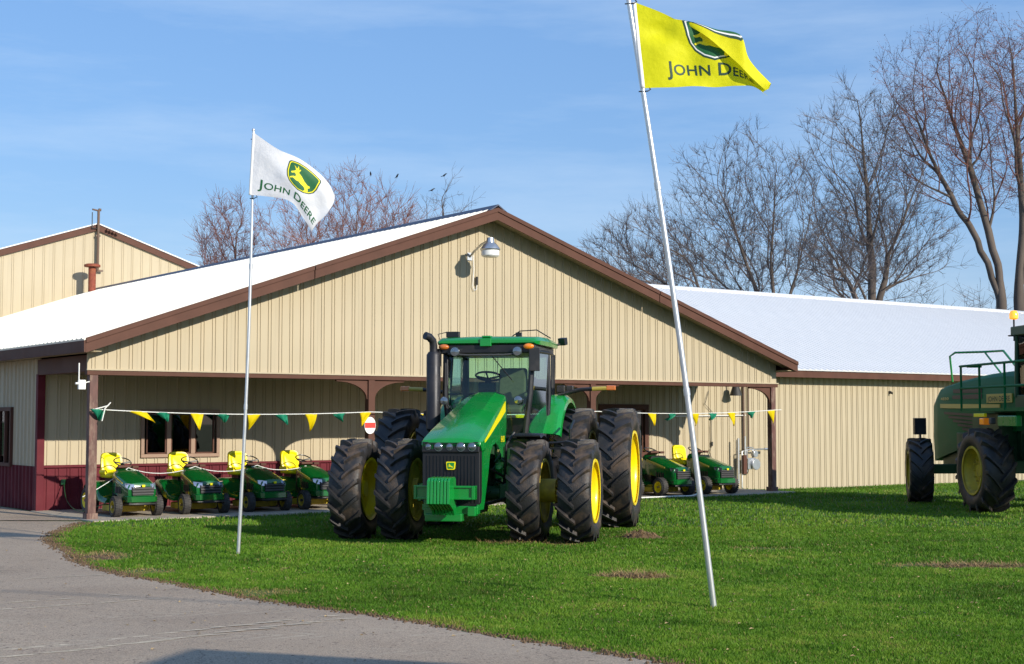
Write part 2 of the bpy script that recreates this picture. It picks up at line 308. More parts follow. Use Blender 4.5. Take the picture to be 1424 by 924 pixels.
def build_ground():
    xs = sorted(set([-800, -400, -150, -60, -30] + [round(-18 + .6 * i, 2) for i in range(96)] + [45, 60, 100, 200, 400])); ys = sorted(set([-800, -200, -60, -20, -5, 0, 4, 7] + [9 + .6 * i for i in range(70)] + [55, 65, 80, 120, 250, 600, 1500]))
    g = MB(); nx, ny = len(xs), len(ys)
    V = [(x, y, gz(x, y)) for x in xs for y in ys]
    g.add(V, [(i * ny + j, (i + 1) * ny + j, (i + 1) * ny + j + 1, i * ny + j + 1) for i in range(nx - 1) for j in range(ny - 1)])
    o = g.build('lawn', M['lawn'], fix=False); tag(o, kind='structure')
    # asphalt drive: a sheet from the lawn edge to the left
    a = MB(); er = random.Random(3); pts = []
    for (x0, y0), (x1, y1) in zip(EDGE, EDGE[1:]):
        for k in range(8):
            t = k / 8; pts.append((x0 + (x1 - x0) * t + er.uniform(-.035, .035), y0 + (y1 - y0) * t + er.uniform(-.02, .02)))
    pts.append(EDGE[-1])
    rows = []
    for (x, y) in pts:
        row = []
        for k in range(13):
            f = (k / 12) ** 1.6; X = x + (-45 - x) * f; Y = y + ((26 if y > 20 else y) - y) * f * .0
            row.append((X, Y, gz(X, Y) + .012 - .03 * (1 - min(1, k)) * 0))
        rows.append(row)
    a.v = [p for r_ in rows for p in r_]; n = 13
    a.f = [(i * n + j, i * n + j + 1, (i + 1) * n + j + 1, (i + 1) * n + j) for i in range(len(rows) - 1) for j in range(n - 1)]; a.m = [0] * len(a.f)
    o = a.build('driveway', M['asphalt'], smooth=0, fix=True); tag(o, kind='structure')
    a2 = MB(); a2.add([BW(-30, 8, gz(*BW(-30, 8)[:2]) + .006), BW(-30, 40, -.02), BW(-.12, 40, -.02), BW(-.12, 0, -.02), (-9.2, 25.59, -.02), (-45, 25.59, -.02)], [(0, 1, 2, 3, 4, 5)])
    a2.v = [(p[0], p[1], -.018) for p in a2.v]; a2.v[0] = (-45, 60, -.018)
    o = a2.build('side_yard', M['asphalt'], smooth=0); tag(o, kind='structure')
    s = MB(); o = None
    s.box((8.55, 1.2, -.06), (17.4, 3.45, .12)); o = s.build('porch_slab', M['concrete'], bevel=.01, loc=P0[:], rot=(0, 0, BR)); tag(o, kind='structure')
build_ground()

# grass blades ------------------------------------------------------------
def grass_mat():
    m = bpy.data.materials.new('grass_blades'); m.use_nodes = True; n = m.node_tree; b = n.nodes['Principled BSDF']
    b.inputs['Roughness'].default_value = .55; b.inputs['Specular IOR Level'].default_value = .25
    at = n.nodes.new('ShaderNodeAttribute'); at.attribute_name = 'blade'
    c = n.nodes.new('ShaderNodeValToRGB'); e = c.color_ramp.elements
    e[0].position = 0; e[0].color = (0.055, 0.115, 0.008, 1); e[1].position = 1; e[1].color = (0.42, 0.30, 0.12, 1)
    for p, cc in ((.3, (0.098, 0.225, 0.014)), (.55, (0.175, 0.300, 0.026)), (.72, (0.30, 0.32, 0.060)), (.85, (.26, .21, .08))): q = e.new(p); q.color = (*cc, 1)
    n.links.new(at.outputs['Fac'], c.inputs[0]); n.links.new(c.outputs[0], b.inputs['Base Color'])
    t = n.nodes.new('ShaderNodeBsdfTranslucent'); n.links.new(c.outputs[0], t.inputs[0]); ms = n.nodes.new('ShaderNodeMixShader'); ms.inputs[0].default_value = .35
    o = [x for x in n.nodes if x.type == 'OUTPUT_MATERIAL'][0]; n.links.new(b.outputs[0], ms.inputs[1]); n.links.new(t.outputs[0], ms.inputs[2]); n.links.new(ms.outputs[0], o.inputs['Surface'])
    return m
M['grass'] = grass_mat()
def vnoise(x, y, s, seed):
    r = np.random.RandomState(seed); T = r.rand(64, 64); X = x * s + 100.3; Y = y * s + 100.7
    i = np.floor(X).astype(int); j = np.floor(Y).astype(int); fx = X - i; fy = Y - j; fx = fx * fx * (3 - 2 * fx); fy = fy * fy * (3 - 2 * fy)
    g = lambda a, b: T[a % 64, b % 64]
    return (g(i, j) * (1 - fx) + g(i + 1, j) * fx) * (1 - fy) + (g(i, j + 1) * (1 - fx) + g(i + 1, j + 1) * fx) * fy
PATCHES = [(5.5, 17.7, 1.0, .45), (7.0, 17.9, .7, .25), (1.36, 16.45, .5, .35), (-5.35, 18.9, .55, .7), (-4.3, 17.0, .35, .5), (1.9, 21.95, .5, .3), (-0.2, 21.2, .3, .2), (0.75, 20.8, .25, .2), (-2.6, 15.0, .5, .4), (3.5, 20, .6, .2)]
def blades(n, y0, y1, spread, width, height, seed):
    r = np.random.RandomState(seed); y = y0 + (y1 - y0) * r.rand(n); x = (r.rand(n) * 2 - 1) * y * spread
    ex = np.interp(y, [p[1] for p in EDGE[2:]][::-1], [p[0] for p in EDGE[2:]][::-1], right=-99)
    dx = x - P0.x; dy = y - P0.y; u = dx * UX.x + dy * UX.y; v = dx * VX.x + dy * VX.y
    ed = x - ex + .10 * (vnoise(x, y, 2.5, 1) - .5) * 2
    keep = (ed > -.02 + .10 * r.rand(n)) & ~((v > -.55) & (u < 17.3)) & ~((v > 2.85)) & ~((u < 0.1) & (v > -.6))
    dry = np.clip(1 - ed / .35, 0, 1) * .7
    for px, py, rx, ry in PATCHES:
        d = ((x - px) / rx) ** 2 + ((y - py) / ry) ** 2 + (vnoise(x, y, 4, 5) - .5) * 1.2; dry = np.maximum(dry, np.clip(1.25 - d, 0, 1))
    keep &= r.rand(n) > dry * .6
    x, y, dry = x[keep], y[keep], dry[keep]; n = len(x)
    z = -0.03 + 0.012 * np.sin(x * 1.3 + 1) * np.sin(y * .9)
    dx = x - P0.x; dy = y - P0.y; u = dx * UX.x + dy * UX.y; v = dx * VX.x + dy * VX.y
    s1 = np.clip((u - 17) / 2, 0, 1); s2 = np.clip((v + 2) / 4.5, 0, 1); z -= .14 * s1 * s1 * (3 - 2 * s1) * s2 * s2 * (3 - 2 * s2)
    clump = vnoise(x, y, 3.0, 2) * .5 + vnoise(x, y, 9, 3) * .5
    h = height * (.45 + 1.1 * r.rand(n)) * (.6 + .8 * clump) * (1 - .5 * dry); a = r.rand(n) * 2 * PI; wd = width * (.6 + .8 * r.rand(n))
    lx, ly = (r.rand(n) - .5) * 1.1 * h, (r.rand(n) - .5) * 1.1 * h
    V = np.zeros((n, 4, 3)); ca, sa = np.cos(a) * wd / 2, np.sin(a) * wd / 2
    V[:, 0] = np.stack([x - ca, y - sa, z - .004], 1); V[:, 1] = np.stack([x + ca, y + sa, z - .004], 1)
    V[:, 2] = np.stack([x + lx * .35 + ca * .75, y + ly * .35 + sa * .75, z + h * .6], 1); V[:, 3] = np.stack([x + lx, y + ly, z + h], 1)
    t = r.rand(n); c = .15 + .35 * (vnoise(x, y, .5, 4)) + .16 * (t - .5) + .30 * (vnoise(x, y, 1.9, 8) - .5) + .26 * (vnoise(x, y, 7, 9) - .5) + .2 * (clump - .5)
    c = np.where(r.rand(n) < .045 + .75 * dry, .78 + .2 * r.rand(n), c)
    return V, np.clip(c, 0, 1)
def build_grass():
    S = [blades(int(n_), *a_) for n_, *a_ in ((420000, 9.0, 12.5, .42, .0055, .026, 1), (420000, 12.5, 17, .42, .0075, .027, 2), (320000, 17, 24, .42, .012, .030, 3), (200000, 24, 44, .42, .022, .036, 4))]
    V = np.concatenate([s[0] for s in S]); c = np.concatenate([s[1] for s in S]); n = len(V)
    me = bpy.data.meshes.new('grass'); me.vertices.add(n * 4); me.vertices.foreach_set('co', V.reshape(-1).astype(np.float32))
    idx = np.arange(n)[:, None] * 4 + np.array([[0, 1, 2, 0, 2, 3]]); me.loops.add(n * 6); me.loops.foreach_set('vertex_index', idx.reshape(-1).astype(np.int32))
    me.polygons.add(n * 2); me.polygons.foreach_set('loop_start', np.arange(0, n * 6, 3, dtype=np.int32))
    me.materials.append(M['grass']); at = me.attributes.new('blade', 'FLOAT', 'POINT'); at.data.foreach_set('value', np.repeat(c, 4).astype(np.float32))
    me.update(calc_edges=True); o = obj('grass', me); tag(o, 'short mown green grass with dry tufts covering the lawn', 'grass', kind='stuff')
build_grass()

# ------------------------------------------------------------------ sheet-metal panels
PITCH = .2286; PW = PITCH * 4
def rib_profile(width, ribh=.022, pitch=PITCH, roofing=False):
    pr = []; x = 0.0; pr.append((0.0, 0.0))
    k = 0
    while True:
        c = pitch * (k + .5)
        if c + .045 > width: break
        if roofing: pr += [(c - .042, 0), (c - .028, -ribh), (c + .028, -ribh), (c + .042, 0)]
        else:
            for e in (-.031, .031): pr += [(c + e - .013, 0), (c + e - .006, -ribh * .75), (c + e + .006, -ribh * .75), (c + e + .013, 0)]
        k += 1
    pr.append((width, 0.0)); return pr
def siding(u0, u1, z0, ztop, v, parent, m, extra=None, cache={}, facing=1, along='u', pitch=PITCH, pw=PW):
    """wall sheets facing -v (or -u when along='v'); ztop is a number or a function of u"""
    u = u0; out = []
    while u < u1 - .02:
        ww = min(pw, u1 - u) - .0015
        flat = not callable(ztop); key = (round(ww, 3), z0, ztop, m.name, pitch, along) if flat else None
        if flat and key in cache: me = cache[key]
        else:
            pr = rib_profile(ww, pitch=pitch); V = []
            zt = (lambda q: ztop) if flat else (lambda q: ztop(u + q))
            for zf in (0, 1):
                for (a, d) in pr:
                    z = zt(a) if zf else z0; V.append((a, d, z) if along == 'u' else (d, a, z))
                for (a, d) in ((ww, .03), (0, .03)):
                    z = zt(a) if zf else z0; V.append((a, d, z) if along == 'u' else (d, a, z))
            n = len(pr) + 2; b = MB(); F = [(i, (i + 1) % n, n + (i + 1) % n, n + i) for i in range(n)] + [tuple(range(n)), tuple(range(n, 2 * n))]
            b.add(V, F); me = b.mesh('siding_panel', m, smooth=0)
            if flat: cache[key] = me
        jit = rng.uniform(-.0015, .0015)
        o = obj('siding_panel' if m is not M['maroon'] else 'wainscot_panel', me, parent, loc=((u, v + jit, 0) if along == 'u' else (v + jit, u, 0))); out.append(o); u += pw
    return out
def roof_sheet(width, length, ribh=.02):
    pr = [(a, -d) for a, d in rib_profile(width, ribh, roofing=True)]; b = MB(); n = len(pr) + 2
    V = []
    for y in (0, length): V += [(a, y, d) for a, d in pr] + [(width, y, -.03), (0, y, -.03)]
    b.add(V, [(i, (i + 1) % n, n + (i + 1) % n, n + i) for i in range(n)] + [tuple(range(n)), tuple(range(n, 2 * n))]); return b

# ------------------------------------------------------------------ main building
bld = empty('dealership_building', P0[:], BR, 'low tan metal building with brown gable trim, white roof and open front porch', 'building')
RU = 8.40; ZE = 3.13; UL = -.33; UR = 17.40; ZP = 6.15
def roofz(u): return ZE + (ZP - ZE) * ((u - UL) / (RU - UL) if u < RU else (UR - u) / (UR - RU))
W2 = 2 * RU
siding(-.12, 17.17, 2.625, lambda u: roofz(u) - .10, 0, bld, M['siding'])
# back wall with openings
BV = 2.9
def wall_with(openings, u0, u1, z0, z1, v, m):
    cuts = sorted(set([u0, u1] + [a for o in openings for a in o[:2]]))
    for a, b in zip(cuts, cuts[1:]):
        op = [o for o in openings if o[0] <= a + 1e-6 and o[1] >= b - 1e-6]
        if not op: siding(a, b, z0, z1, v, bld, m)
        else:
            _, _, lo, hi = op[0]
            if lo > z0 + .02: siding(a, b, z0, lo, v, bld, m)
            if hi < z1 - .02: siding(a, b, hi, z1, v, bld, m)
OPN = [(2.02, 3.72, .98, 1.95), (13.9, 15.5, .80, 2.09)]
wall_with(OPN, 0.0, 11.2, .83, 2.75, BV, M['siding'])
siding(0.0, 11.2, -.0, .83, BV - .012, bld, M['maroon'])
wall_with(OPN[1:], 11.2, 19.95, -.2, 2.75, BV, M['siding'])
b = MB(); b.bx(0, 11.2, BV - .06, BV + .02, .815, .865); b.build('wainscot_cap', M['maroon'], bld, bevel=.006)
def window(u0, u1, z0, z1, n, v=BV, fw=.07, mat_=None):
    f = MB()
    f.bx(u0 - fw, u1 + fw, v - .05, v + .06, z0 - fw, z0); f.bx(u0 - fw, u1 + fw, v - .05, v + .06, z1, z1 + fw)
    f.bx(u0 - fw, u0, v - .05, v + .06, z0, z1); f.bx(u1, u1 + fw, v - .05, v + .06, z0, z1)
    for k in range(1, n): c = u0 + (u1 - u0) * k / n; f.bx(c - .045, c + .045, v - .045, v + .055, z0, z1)
    w_ = f.build('window', mat_ or M['trim'], bld, bevel=.006)
    for k in range(n):
        a = u0 + (u1 - u0) * k / n; c = u0 + (u1 - u0) * (k + 1) / n; p = MB(); p.bx(a + .03, c - .03, v + .0, v + .008, z0 + .01, z1 - .01); p.build('pane', M['pane'], w_)
        s = MB(); 
        for (x0, x1, y0, y1) in ((a + .045, a + .075, z0, z1), (c - .075, c - .045, z0, z1), (a + .045, c - .045, z0, z0 + .03), (a + .045, c - .045, z1 - .03, z1)): s.bx(x0, x1, v - .02, v + .02, y0, y1)
        s.build('sash', M['trim'], w_)
    return w_
win_frame = mat('window_frame_brown', (0.30, 0.19, 0.13), 0.5, var=.08); M['wframe'] = win_frame
window(2.09, 3.65, 1.05, 1.88, 3, mat_=win_frame); window(14.0, 15.38, .92, 2.0, 2, fw=.13)
# dark rooms behind the windows
for (a, c) in ((.1, 10.9), (13.2, 16.0)):
    r_ = MB(); r_.box(((a + c) / 2, BV + 2.1, 1.3), (c - a, 3.9, 2.7)); me = r_.mesh('interior_room', M['room'], 0)
    me.polygons.foreach_set('use_smooth', [False] * len(me.polygons))
    bm = bmesh.new(); bm.from_mesh(me)
    bmesh.ops.delete(bm, geom=[f for f in bm.faces if f.calc_center_median().y < BV + .3], context='FACES'); bm.to_mesh(me); bm.free(); obj('interior_room', me, bld)
b = MB(); b.bx(3.18, 3.32, BV + .25, BV + .3, 1.05, 1.36); b.build('window_card', M['white'], bld)
b = MB(); b.bx(.3, 5, BV + 1.2, BV + 1.7, .0, 1.0); b.build('shop_counter', M['room'], bld)
# header, posts and arch braces
b = MB(); b.bx(-.13, 17.19, -.03, .10, 2.535, 2.62); b.build('header_beam', M['trim'], bld, bevel=.006)
b = MB(); b.bx(-.14, 17.20, -.05, -.003, 2.618, 2.645); b.build('drip_strip', M['siding'], bld)
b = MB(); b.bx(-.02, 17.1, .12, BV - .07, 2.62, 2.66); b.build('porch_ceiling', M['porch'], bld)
for i, pu in enumerate((0.0, 5.67, 11.36, 17.05)):
    b = MB(); b.bx(pu - .075, pu + .075, -.02, .13, -.02, 2.535); po = b.build('post', M['peel'] if i in (0, 3) else M['trim'], bld, bevel=.008)
    b = MB(); b.bx(pu - .1, pu + .1, -.045, .155, -.02, .10) ; b.build('post_base', M['peel'], po)
    for sgn in (() if i == 0 else (-1,) if i == 3 else (-1, 1)):
        q = [(pu + sgn * .075, 2.535), (pu + sgn * .78, 2.535), (pu + sgn * .78, 2.505)]
        q += [(pu + sgn * (.075 + .02 + .66 * (1 - math.sin(t))), 2.50 - .34 * (1 - math.cos(t))) for t in [PI / 2 * k / 10 for k in range(11)]]
        q += [(pu + sgn * .075, 2.15)]
        b = MB(); b.prism(q, 'y', .02, .085); b.build('arch_brace', M['trim'], bld)
# rake fascia, soffit, eaves
def rake(u0, u1, v0, v1, dz0, dz1, name, m):
    b = MB(); V = []
    for u in (u0, u1): V += [(u, v, roofz(u) + z) for v, z in ((v0, dz0), (v1, dz0), (v1, dz1), (v0, dz1))]
    b.add(V, [(0, 1, 2, 3), (4, 5, 6, 7), (0, 1, 5, 4), (1, 2, 6, 5), (2, 3, 7, 6), (3, 0, 4, 7)]); return b.build(name, m, bld, smooth=0)
for a, c in ((UL, 4.1), (4.12, RU), (RU, 12.9), (12.92, UR)):
    rake(a, c, -.505, -.47, -.225, -.055, 'rake_fascia', M['trim']); rake(a, c, -.53, -.45, -.055, .03, 'rake_trim', M['trim'])
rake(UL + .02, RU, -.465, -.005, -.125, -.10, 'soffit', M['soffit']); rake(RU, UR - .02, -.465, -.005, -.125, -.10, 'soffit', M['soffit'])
for uu, nm in ((UL, 'eave_fascia'), (UR, 'eave_fascia')):
    b = MB(); b.bx(uu - .03, uu, -.50, 23.4, 2.915, 3.12); b.build(nm, M['trim'], bld)
    b = MB(); b.bx(min(uu, uu + (.3 if uu < 0 else -.3)), max(uu, uu + (.3 if uu < 0 else -.3)), -.45, 23.4, 2.93, 2.945); b.build('eave_soffit', M['soffit'], bld)
b = MB(); b.bx(-.07, .05, .13, BV, 2.60, 2.90); b.build('side_header', M['trim'], bld, bevel=.005)
b = MB(); b.bx(-.075, .07, BV - .07, BV + .06, -.03, 2.62); b.build('corner_trim', M['maroon'], bld, bevel=.005)
# left side wall
siding(BV + .08, 4.63, .84, 2.93, -.0, bld, M['siding'], along='v'); siding(5.45, 12, .84, 2.93, 0, bld, M['siding'], along='v')
siding(4.63, 5.45, 1.97, 2.93, 0, bld, M['siding'], along='v')
siding(BV + .08, 12, -.1, .84, -.012, bld, M['maroon'], along='v')
f = MB()
for (y0, y1, z0, z1) in ((4.58, 5.5, 1.92, 2.0), (4.58, 4.64, .86, 1.92), (5.44, 5.5, .86, 1.92), (4.95, 5.0, .86, 1.92), (4.58, 5.5, .80, .87)): f.bx(-.06, .04, y0, y1, z0, z1)
lw = f.build('window', M['trim'], bld); p = MB(); p.bx(-.012, -.004, 4.64, 5.44, .87, 1.92); p.build('pane', glass('clear_window_glass', (.8, .8, .8)), lw)
b = MB(); b.bx(.05, .08, 4.6, 5.5, .85, 1.40); b.build('red_reflection_board', M['red'], bld)  # added red board behind the pane, imitating the reddish reflection in its lower part
b = MB(); b.bx(.5, .55, 4.3, 5.8, .4, 2.4); b.build('dark_blind', M['room'], bld)
# wall core so that no light leaks through
b = MB(); b.bx(.04, 17.0, BV + 4.15, BV + 4.25, -.2, 3.3); b.build('inner_wall', M['room'], bld)
# roof sheets
ang = math.atan((ZP - ZE) / (RU - UL)); ang2 = math.atan((ZP - ZE) / (UR - RU))
me = roof_sheet(PW - .002, math.hypot(RU - UL, ZP - ZE)).mesh('roof_panel', M['roof'], 0); me2 = roof_sheet(PW - .002, math.hypot(UR - RU, ZP - ZE)).mesh('roof_panel', M['roof'], 0)
nroof = 27
for k in range(nroof):
    vv = -.50 + k * .8915
    # left slope: sheet y axis runs up the slope (+u, +z); sheet x axis runs along -v
    o = obj('roof_panel', me, bld); o.matrix_local = Matrix.Translation((UL - .04, vv + PW, ZE + .03 - .014)) @ Matrix(((0, math.cos(ang), -math.sin(ang), 0), (-1, 0, 0, 0), (0, math.sin(ang), math.cos(ang), 0), (0, 0, 0, 1)))
    o = obj('roof_panel', me2, bld); o.matrix_local = Matrix.Translation((UR + .04, vv, ZE + .03 - .014)) @ Matrix(((0, -math.cos(ang2), math.sin(ang2), 0), (1, 0, 0, 0), (0, math.sin(ang2), math.cos(ang2), 0), (0, 0, 0, 1)))
zr = roofz(RU)
b = MB(); b.prism([(RU - .22, zr + .035 - .075), (RU, zr + .10), (RU + .22, zr + .035 - .075), (RU + .2, zr - .055), (RU, zr + .07), (RU - .2, zr - .055)], 'y', -.53, 23.45); b.build('ridge_cap', M['ridge'], bld)

# ------------------------------------------------------------------ wing building on the right
wing = empty('wing_building', BW(19.95, BV)[:], BR, 'long low tan wing with pale blue-white ribbed roof right of the gable', 'building')
# local frame: x along the front, y into the building
siding(0.0, 30, -.4, 2.93, 0, wing, M['siding'])
b = MB(); b.bx(-2.2, 30, -.47, -.44, 2.90, 3.12); b.build('eave_fascia', M['trim'], wing)
b = MB(); b.bx(-2.2, 30, -.44, 0, 2.93, 2.945); b.build('soffit', M['soffit'], wing)
wl = 9.45; ws = 1 / 3.0; wang = math.atan(ws); wlen = wl / math.cos(wang)
me = roof_sheet(PW - .002, wlen).mesh('roof_panel', M['roof2'], 0)
for k in range(-3, 33):
    o = obj('roof_panel', me, wing); o.location = (k * PW, -.52, 3.115); o.rotation_euler = (wang, 0, 0)
b = MB(); zt = 3.115 + wl * ws
b.prism([(wl - .52 - .25, zt - .05), (wl - .52, zt + .07), (wl - .27, zt - .05), (wl - .27, zt - .08), (wl - .52, zt + .03), (wl - .77, zt - .08)], 'x', -3 * PW, 33 * PW); b.build('ridge_cap', M['roof2'], wing)
b = MB(); V = [(-3 * PW, wl - .52, zt - .03), (33 * PW, wl - .52, zt - .03), (33 * PW, 2 * wl, 3.0), (-3 * PW, 2 * wl, 3.0)]; b.add(V + [(p[0], p[1], p[2] - .04) for p in V], [(0, 1, 2, 3), (4, 5, 6, 7), (0, 1, 5, 4), (2, 3, 7, 6), (1, 2, 6, 5), (3, 0, 4, 7)]); b.build('rear_slope', M['roof2'], wing, smooth=0)

# ------------------------------------------------------------------ taller rear building
RV = 23.5
rear = empty('rear_building', BW(8.45, RV)[:], BR, 'taller tan metal building with brown rakes rising behind the left roof', 'building')
def rz_(x): return 8.36 - .335 * abs(x)
siding(-12.6, 12.0, 2.5, lambda u: rz_(u) - .05, 0, rear, M['siding'], pitch=PITCH * 1.5, pw=PW * 1.5)
for sgn in (-1, 1):
    for nm, y0, y1, d0, d1, m_ in (('rake_fascia', -.10, -.06, -.12, .10, M['trim']), ('roof', -.14, 24, .10, .14, M['roof2'])):
        b = MB(); V = []
        for x in (0, sgn * 12.8): V += [(x, y, rz_(x) + z) for y, z in ((y0, d0), (y1, d0), (y1, d1), (y0, d1))]
        b.add(V, [(0, 1, 2, 3), (4, 5, 6, 7), (0, 1, 5, 4), (1, 2, 6, 5), (2, 3, 7, 6), (3, 0, 4, 7)]); b.build(nm, m_, rear, smooth=0)
# mast and conduit on the rear gable
b = MB(); b.tube([(0, -.16, 6.85), (0, -.16, 8.95)], .045, 10); mast = b.build('conduit_mast', M['conduit'], rear)
b = MB(); b.tube([(-.02, -.16, 8.92), (-.22, -.16, 8.95)], .03, 8); b.tube([(0, -.16, 8.95), (.08, -.16, 8.95)], .05, 8); b.build('mast_head', M['conduit'], mast)
b = MB(); b.tube([(-.22, -.16, 8.28), (-.22, -.16, 8.85)], .015, 6); b.tube([(-.22, -.16, 8.3), (0, -.16, 8.3)], .015, 6); b.build('antenna_rod', M['wire'], mast)
b = MB(); b.box((0, -.14, 8.05), (.16, .06, .05)); b.box((.08, -.14, 6.85), (.22, .08, .06)); b.build('conduit_strap', M['conduit'], mast)
b = MB()
for k in range(4): b.box((.32 + k * .11, -.2, 8.27 - k * .035), (.09, .08, .07))
b.build('insulator_rack', M['trim'], rear)
vp = empty('roof_vent_pipe', BW(8.05, 22.75, 5.93)[:], BR, 'rusty red vent pipe with flat cap on the ridge before the rear wall', 'vent pipe')
b = MB(); b.tube([(0, 0, -.05), (0, 0, .95)], .125, 20); b.build('pipe', M['rust'], vp)
b = MB(); b.tube([(0, 0, .97), (0, 0, 1.04)], .27, 20); b.tube([(0, 0, 1.04), (0, 0, 1.07)], [.27, .2], 20); b.build('cap', M['rust'], vp)
b = MB(); b.lathe([(0, .22), (.2, .14)], 20, 'z', (0, 0, -.08)); b.build('flashing', M['galv'], vp)

# ------------------------------------------------------------------ fittings on the front
yl = empty('yard_light', BW(8.02, 0, 5.25)[:], BR, 'gooseneck barn light with clear lens high on the gable wall', 'light')
b = MB(); b.tube([(0, -.03, -.08), (.0, -.2, .02), (.0, -.45, .13), (.0, -.72, .18)], .026, 10); b.box((0, -.015, -.08), (.12, .03, .16)); b.build('arm', M['galv'], yl)
b = MB(); b.lathe([(.24, .02), (.24, .07), (.14, .09), (.10, .14), (.02, .2), (.0, .21), (-.02, .2)], 24, 'z', (0, -.78, 0)); b.build('lamp_hood', M['galv'], yl)
b = MB(); b.lathe([(-.0, .19), (-.13, .185), (-.16, .15), (-.165, .0)], 24, 'z', (0, -.78, 0)); b.build('lens', M['white'], yl)
lc = empty('cable_loop', BW(8.1, -.02, 4.6)[:], BR, 'thin hanging cable loop with dark plug below the barn light', 'cable')
b = MB(); b.tube([(0, -.02, .6), (.01, -.03, .3), (-.02, -.03, -.05), (.02, -.03, -.14), (.08, -.03, -.12), (.09, -.03, .08)], .009, 6); b.build('wire', M['white'], lc)
b = MB(); b.tube([(.09, -.03, -.02), (.09, -.03, .15)], .028, 8); b.build('plug', M['wire'], lc)
sb = empty('sensor_box', BW(-.22, .0, 2.36)[:], BR, 'small white sensor box with upright rod beside the left porch post', 'sensor')
b = MB(); b.box((0, -.02, 0), (.13, .06, .17)); b.build('housing', M['white'], sb, bevel=.01)
b = MB(); b.tube([(-.06, -.04, 0), (-.06, -.04, .38)], .012, 8); b.tube([(.04, .0, .03), (.16, .0, .06)], .012, 6); b.build('rod', M['white'], sb)
b = MB(); b.tube([(-.12, -.04, .02), (-.02, -.04, .02)], .02, 8); b.build('lens', M['white'], sb)
sg = empty('post_sign', BW(5.62, -.03, 1.63)[:], BR, 'small white sign with red band on the second porch post', 'sign')
b = MB(); b.prism([(.13 * math.cos(2 * PI * k / 20), .17 * math.sin(2 * PI * k / 20)) for k in range(20)], 'y', -.012, 0); b.build('board', M['white'], sg)
b = MB(); b.bx(-.12, .12, -.016, -.0125, -.05, .055); b.build('red_band', M['red'], sg)
hl = empty('porch_lamp', BW(18.35, BV - .3, 2.5)[:], BR, 'dark round porch lamp under the right end of the roof', 'lamp')
b = MB(); b.tube([(0, 0, .12), (0, 0, -.12)], [.09, .17], 16); b.build('shade', M['wire'], hl); b = MB(); b.tube([(0, 0, .1), (0, 0, .42)], .02, 6); b.build('stem', M['wire'], hl)
wc = empty('wall_cable', BW(17.6, BV - .03, 1.0)[:], BR, 'loose dark cable dangling down the tan wall behind the right mower', 'cable')
b = MB(); b.tube([(0.02, 0, 1.5), (-.14, -.02, 1.15), (.12, -.02, .95), (.08, -.02, .5), (.1, -.02, .05), (.0, -.02, -.1), (.12, -.03, -.35), (.35, -.06, -.6)], .009, 6); b.build('cable', M['wire'], wc)
b = MB(); b.tube([(.1, -.03, .05), (.1, -.03, .16)], .025, 8); b.build('plug', M['wire'], wc)
pp = empty('wall_conduits', BW(18.95, BV - .06, 0)[:], BR, 'pair of brown vertical conduits on the wall above the gas meter', 'conduit')
for dx in (-.08, .1): b = MB(); b.tube([(dx, 0, .9), (dx, 0, 2.9)], .03 if dx < 0 else .018, 8); b.build('conduit', M['conduit'], pp)
b = MB(); b.tube([(-2.6, .0, 1.83), (.0, .0, 1.86)], .012, 6); b.build('cross_pipe', M['white'], pp)
gm = empty('gas_meter', BW(18.9, BV - .25, -.05)[:], BR, 'grey gas meter with regulator and bent pipes by the porch end', 'gas meter')
b = MB(); b.tube([(.12, -.02, .6), (.12, -.13, .6)], .15, 20); b.tube([(.12, -.0, .88), (.12, -.11, .88)], .09, 16); b.box((.02, .02, .62), (.3, .16, .3)); b.build('meter_body', M['galv'], gm, bevel=.01)
b = MB(); b.tube([(-.3, 0, -.1), (-.3, 0, .95), (.0, 0, 1.0), (.55, 0, 1.0)], .022, 8); b.tube([(-.12, 0, .4), (-.12, .0, 1.02)], .022, 8); b.tube([(.1, 0, .7), (.1, 0, 1.05), (-.2, 0, 1.05)], .02, 8); b.tube([(-.45, -.02, .1), (-.45, -.02, 1.3)], .03, 8); b.tube([(-.2, -.02, .6), (-.2, -.02, 1.35)], .025, 8); b.build('pipework', M['galv'], gm)
b = MB(); b.tube([(.55, 0, 1.0), (.68, 0, 1.0)], .035, 8); b.build('valve', M['galv'], gm)
b = MB(); b.box((-.25, -.03, .6), (.12, .1, .5)); b.build('bracket', M['trim'], gm)
nb = MB(); nb.tube([(0, .04, 0), (0, -.06, 0)], .045, 12); nb.tube([(0, -.05, 0), (0, -.12, -.03)], .03, 10); o = nb.build('wall_spout', M['wire'], loc=BW(24.9, BV, 2.54)[:], rot=(0, 0, BR)); tag(o, 'small dark spout high on the tan wing wall', 'spout')

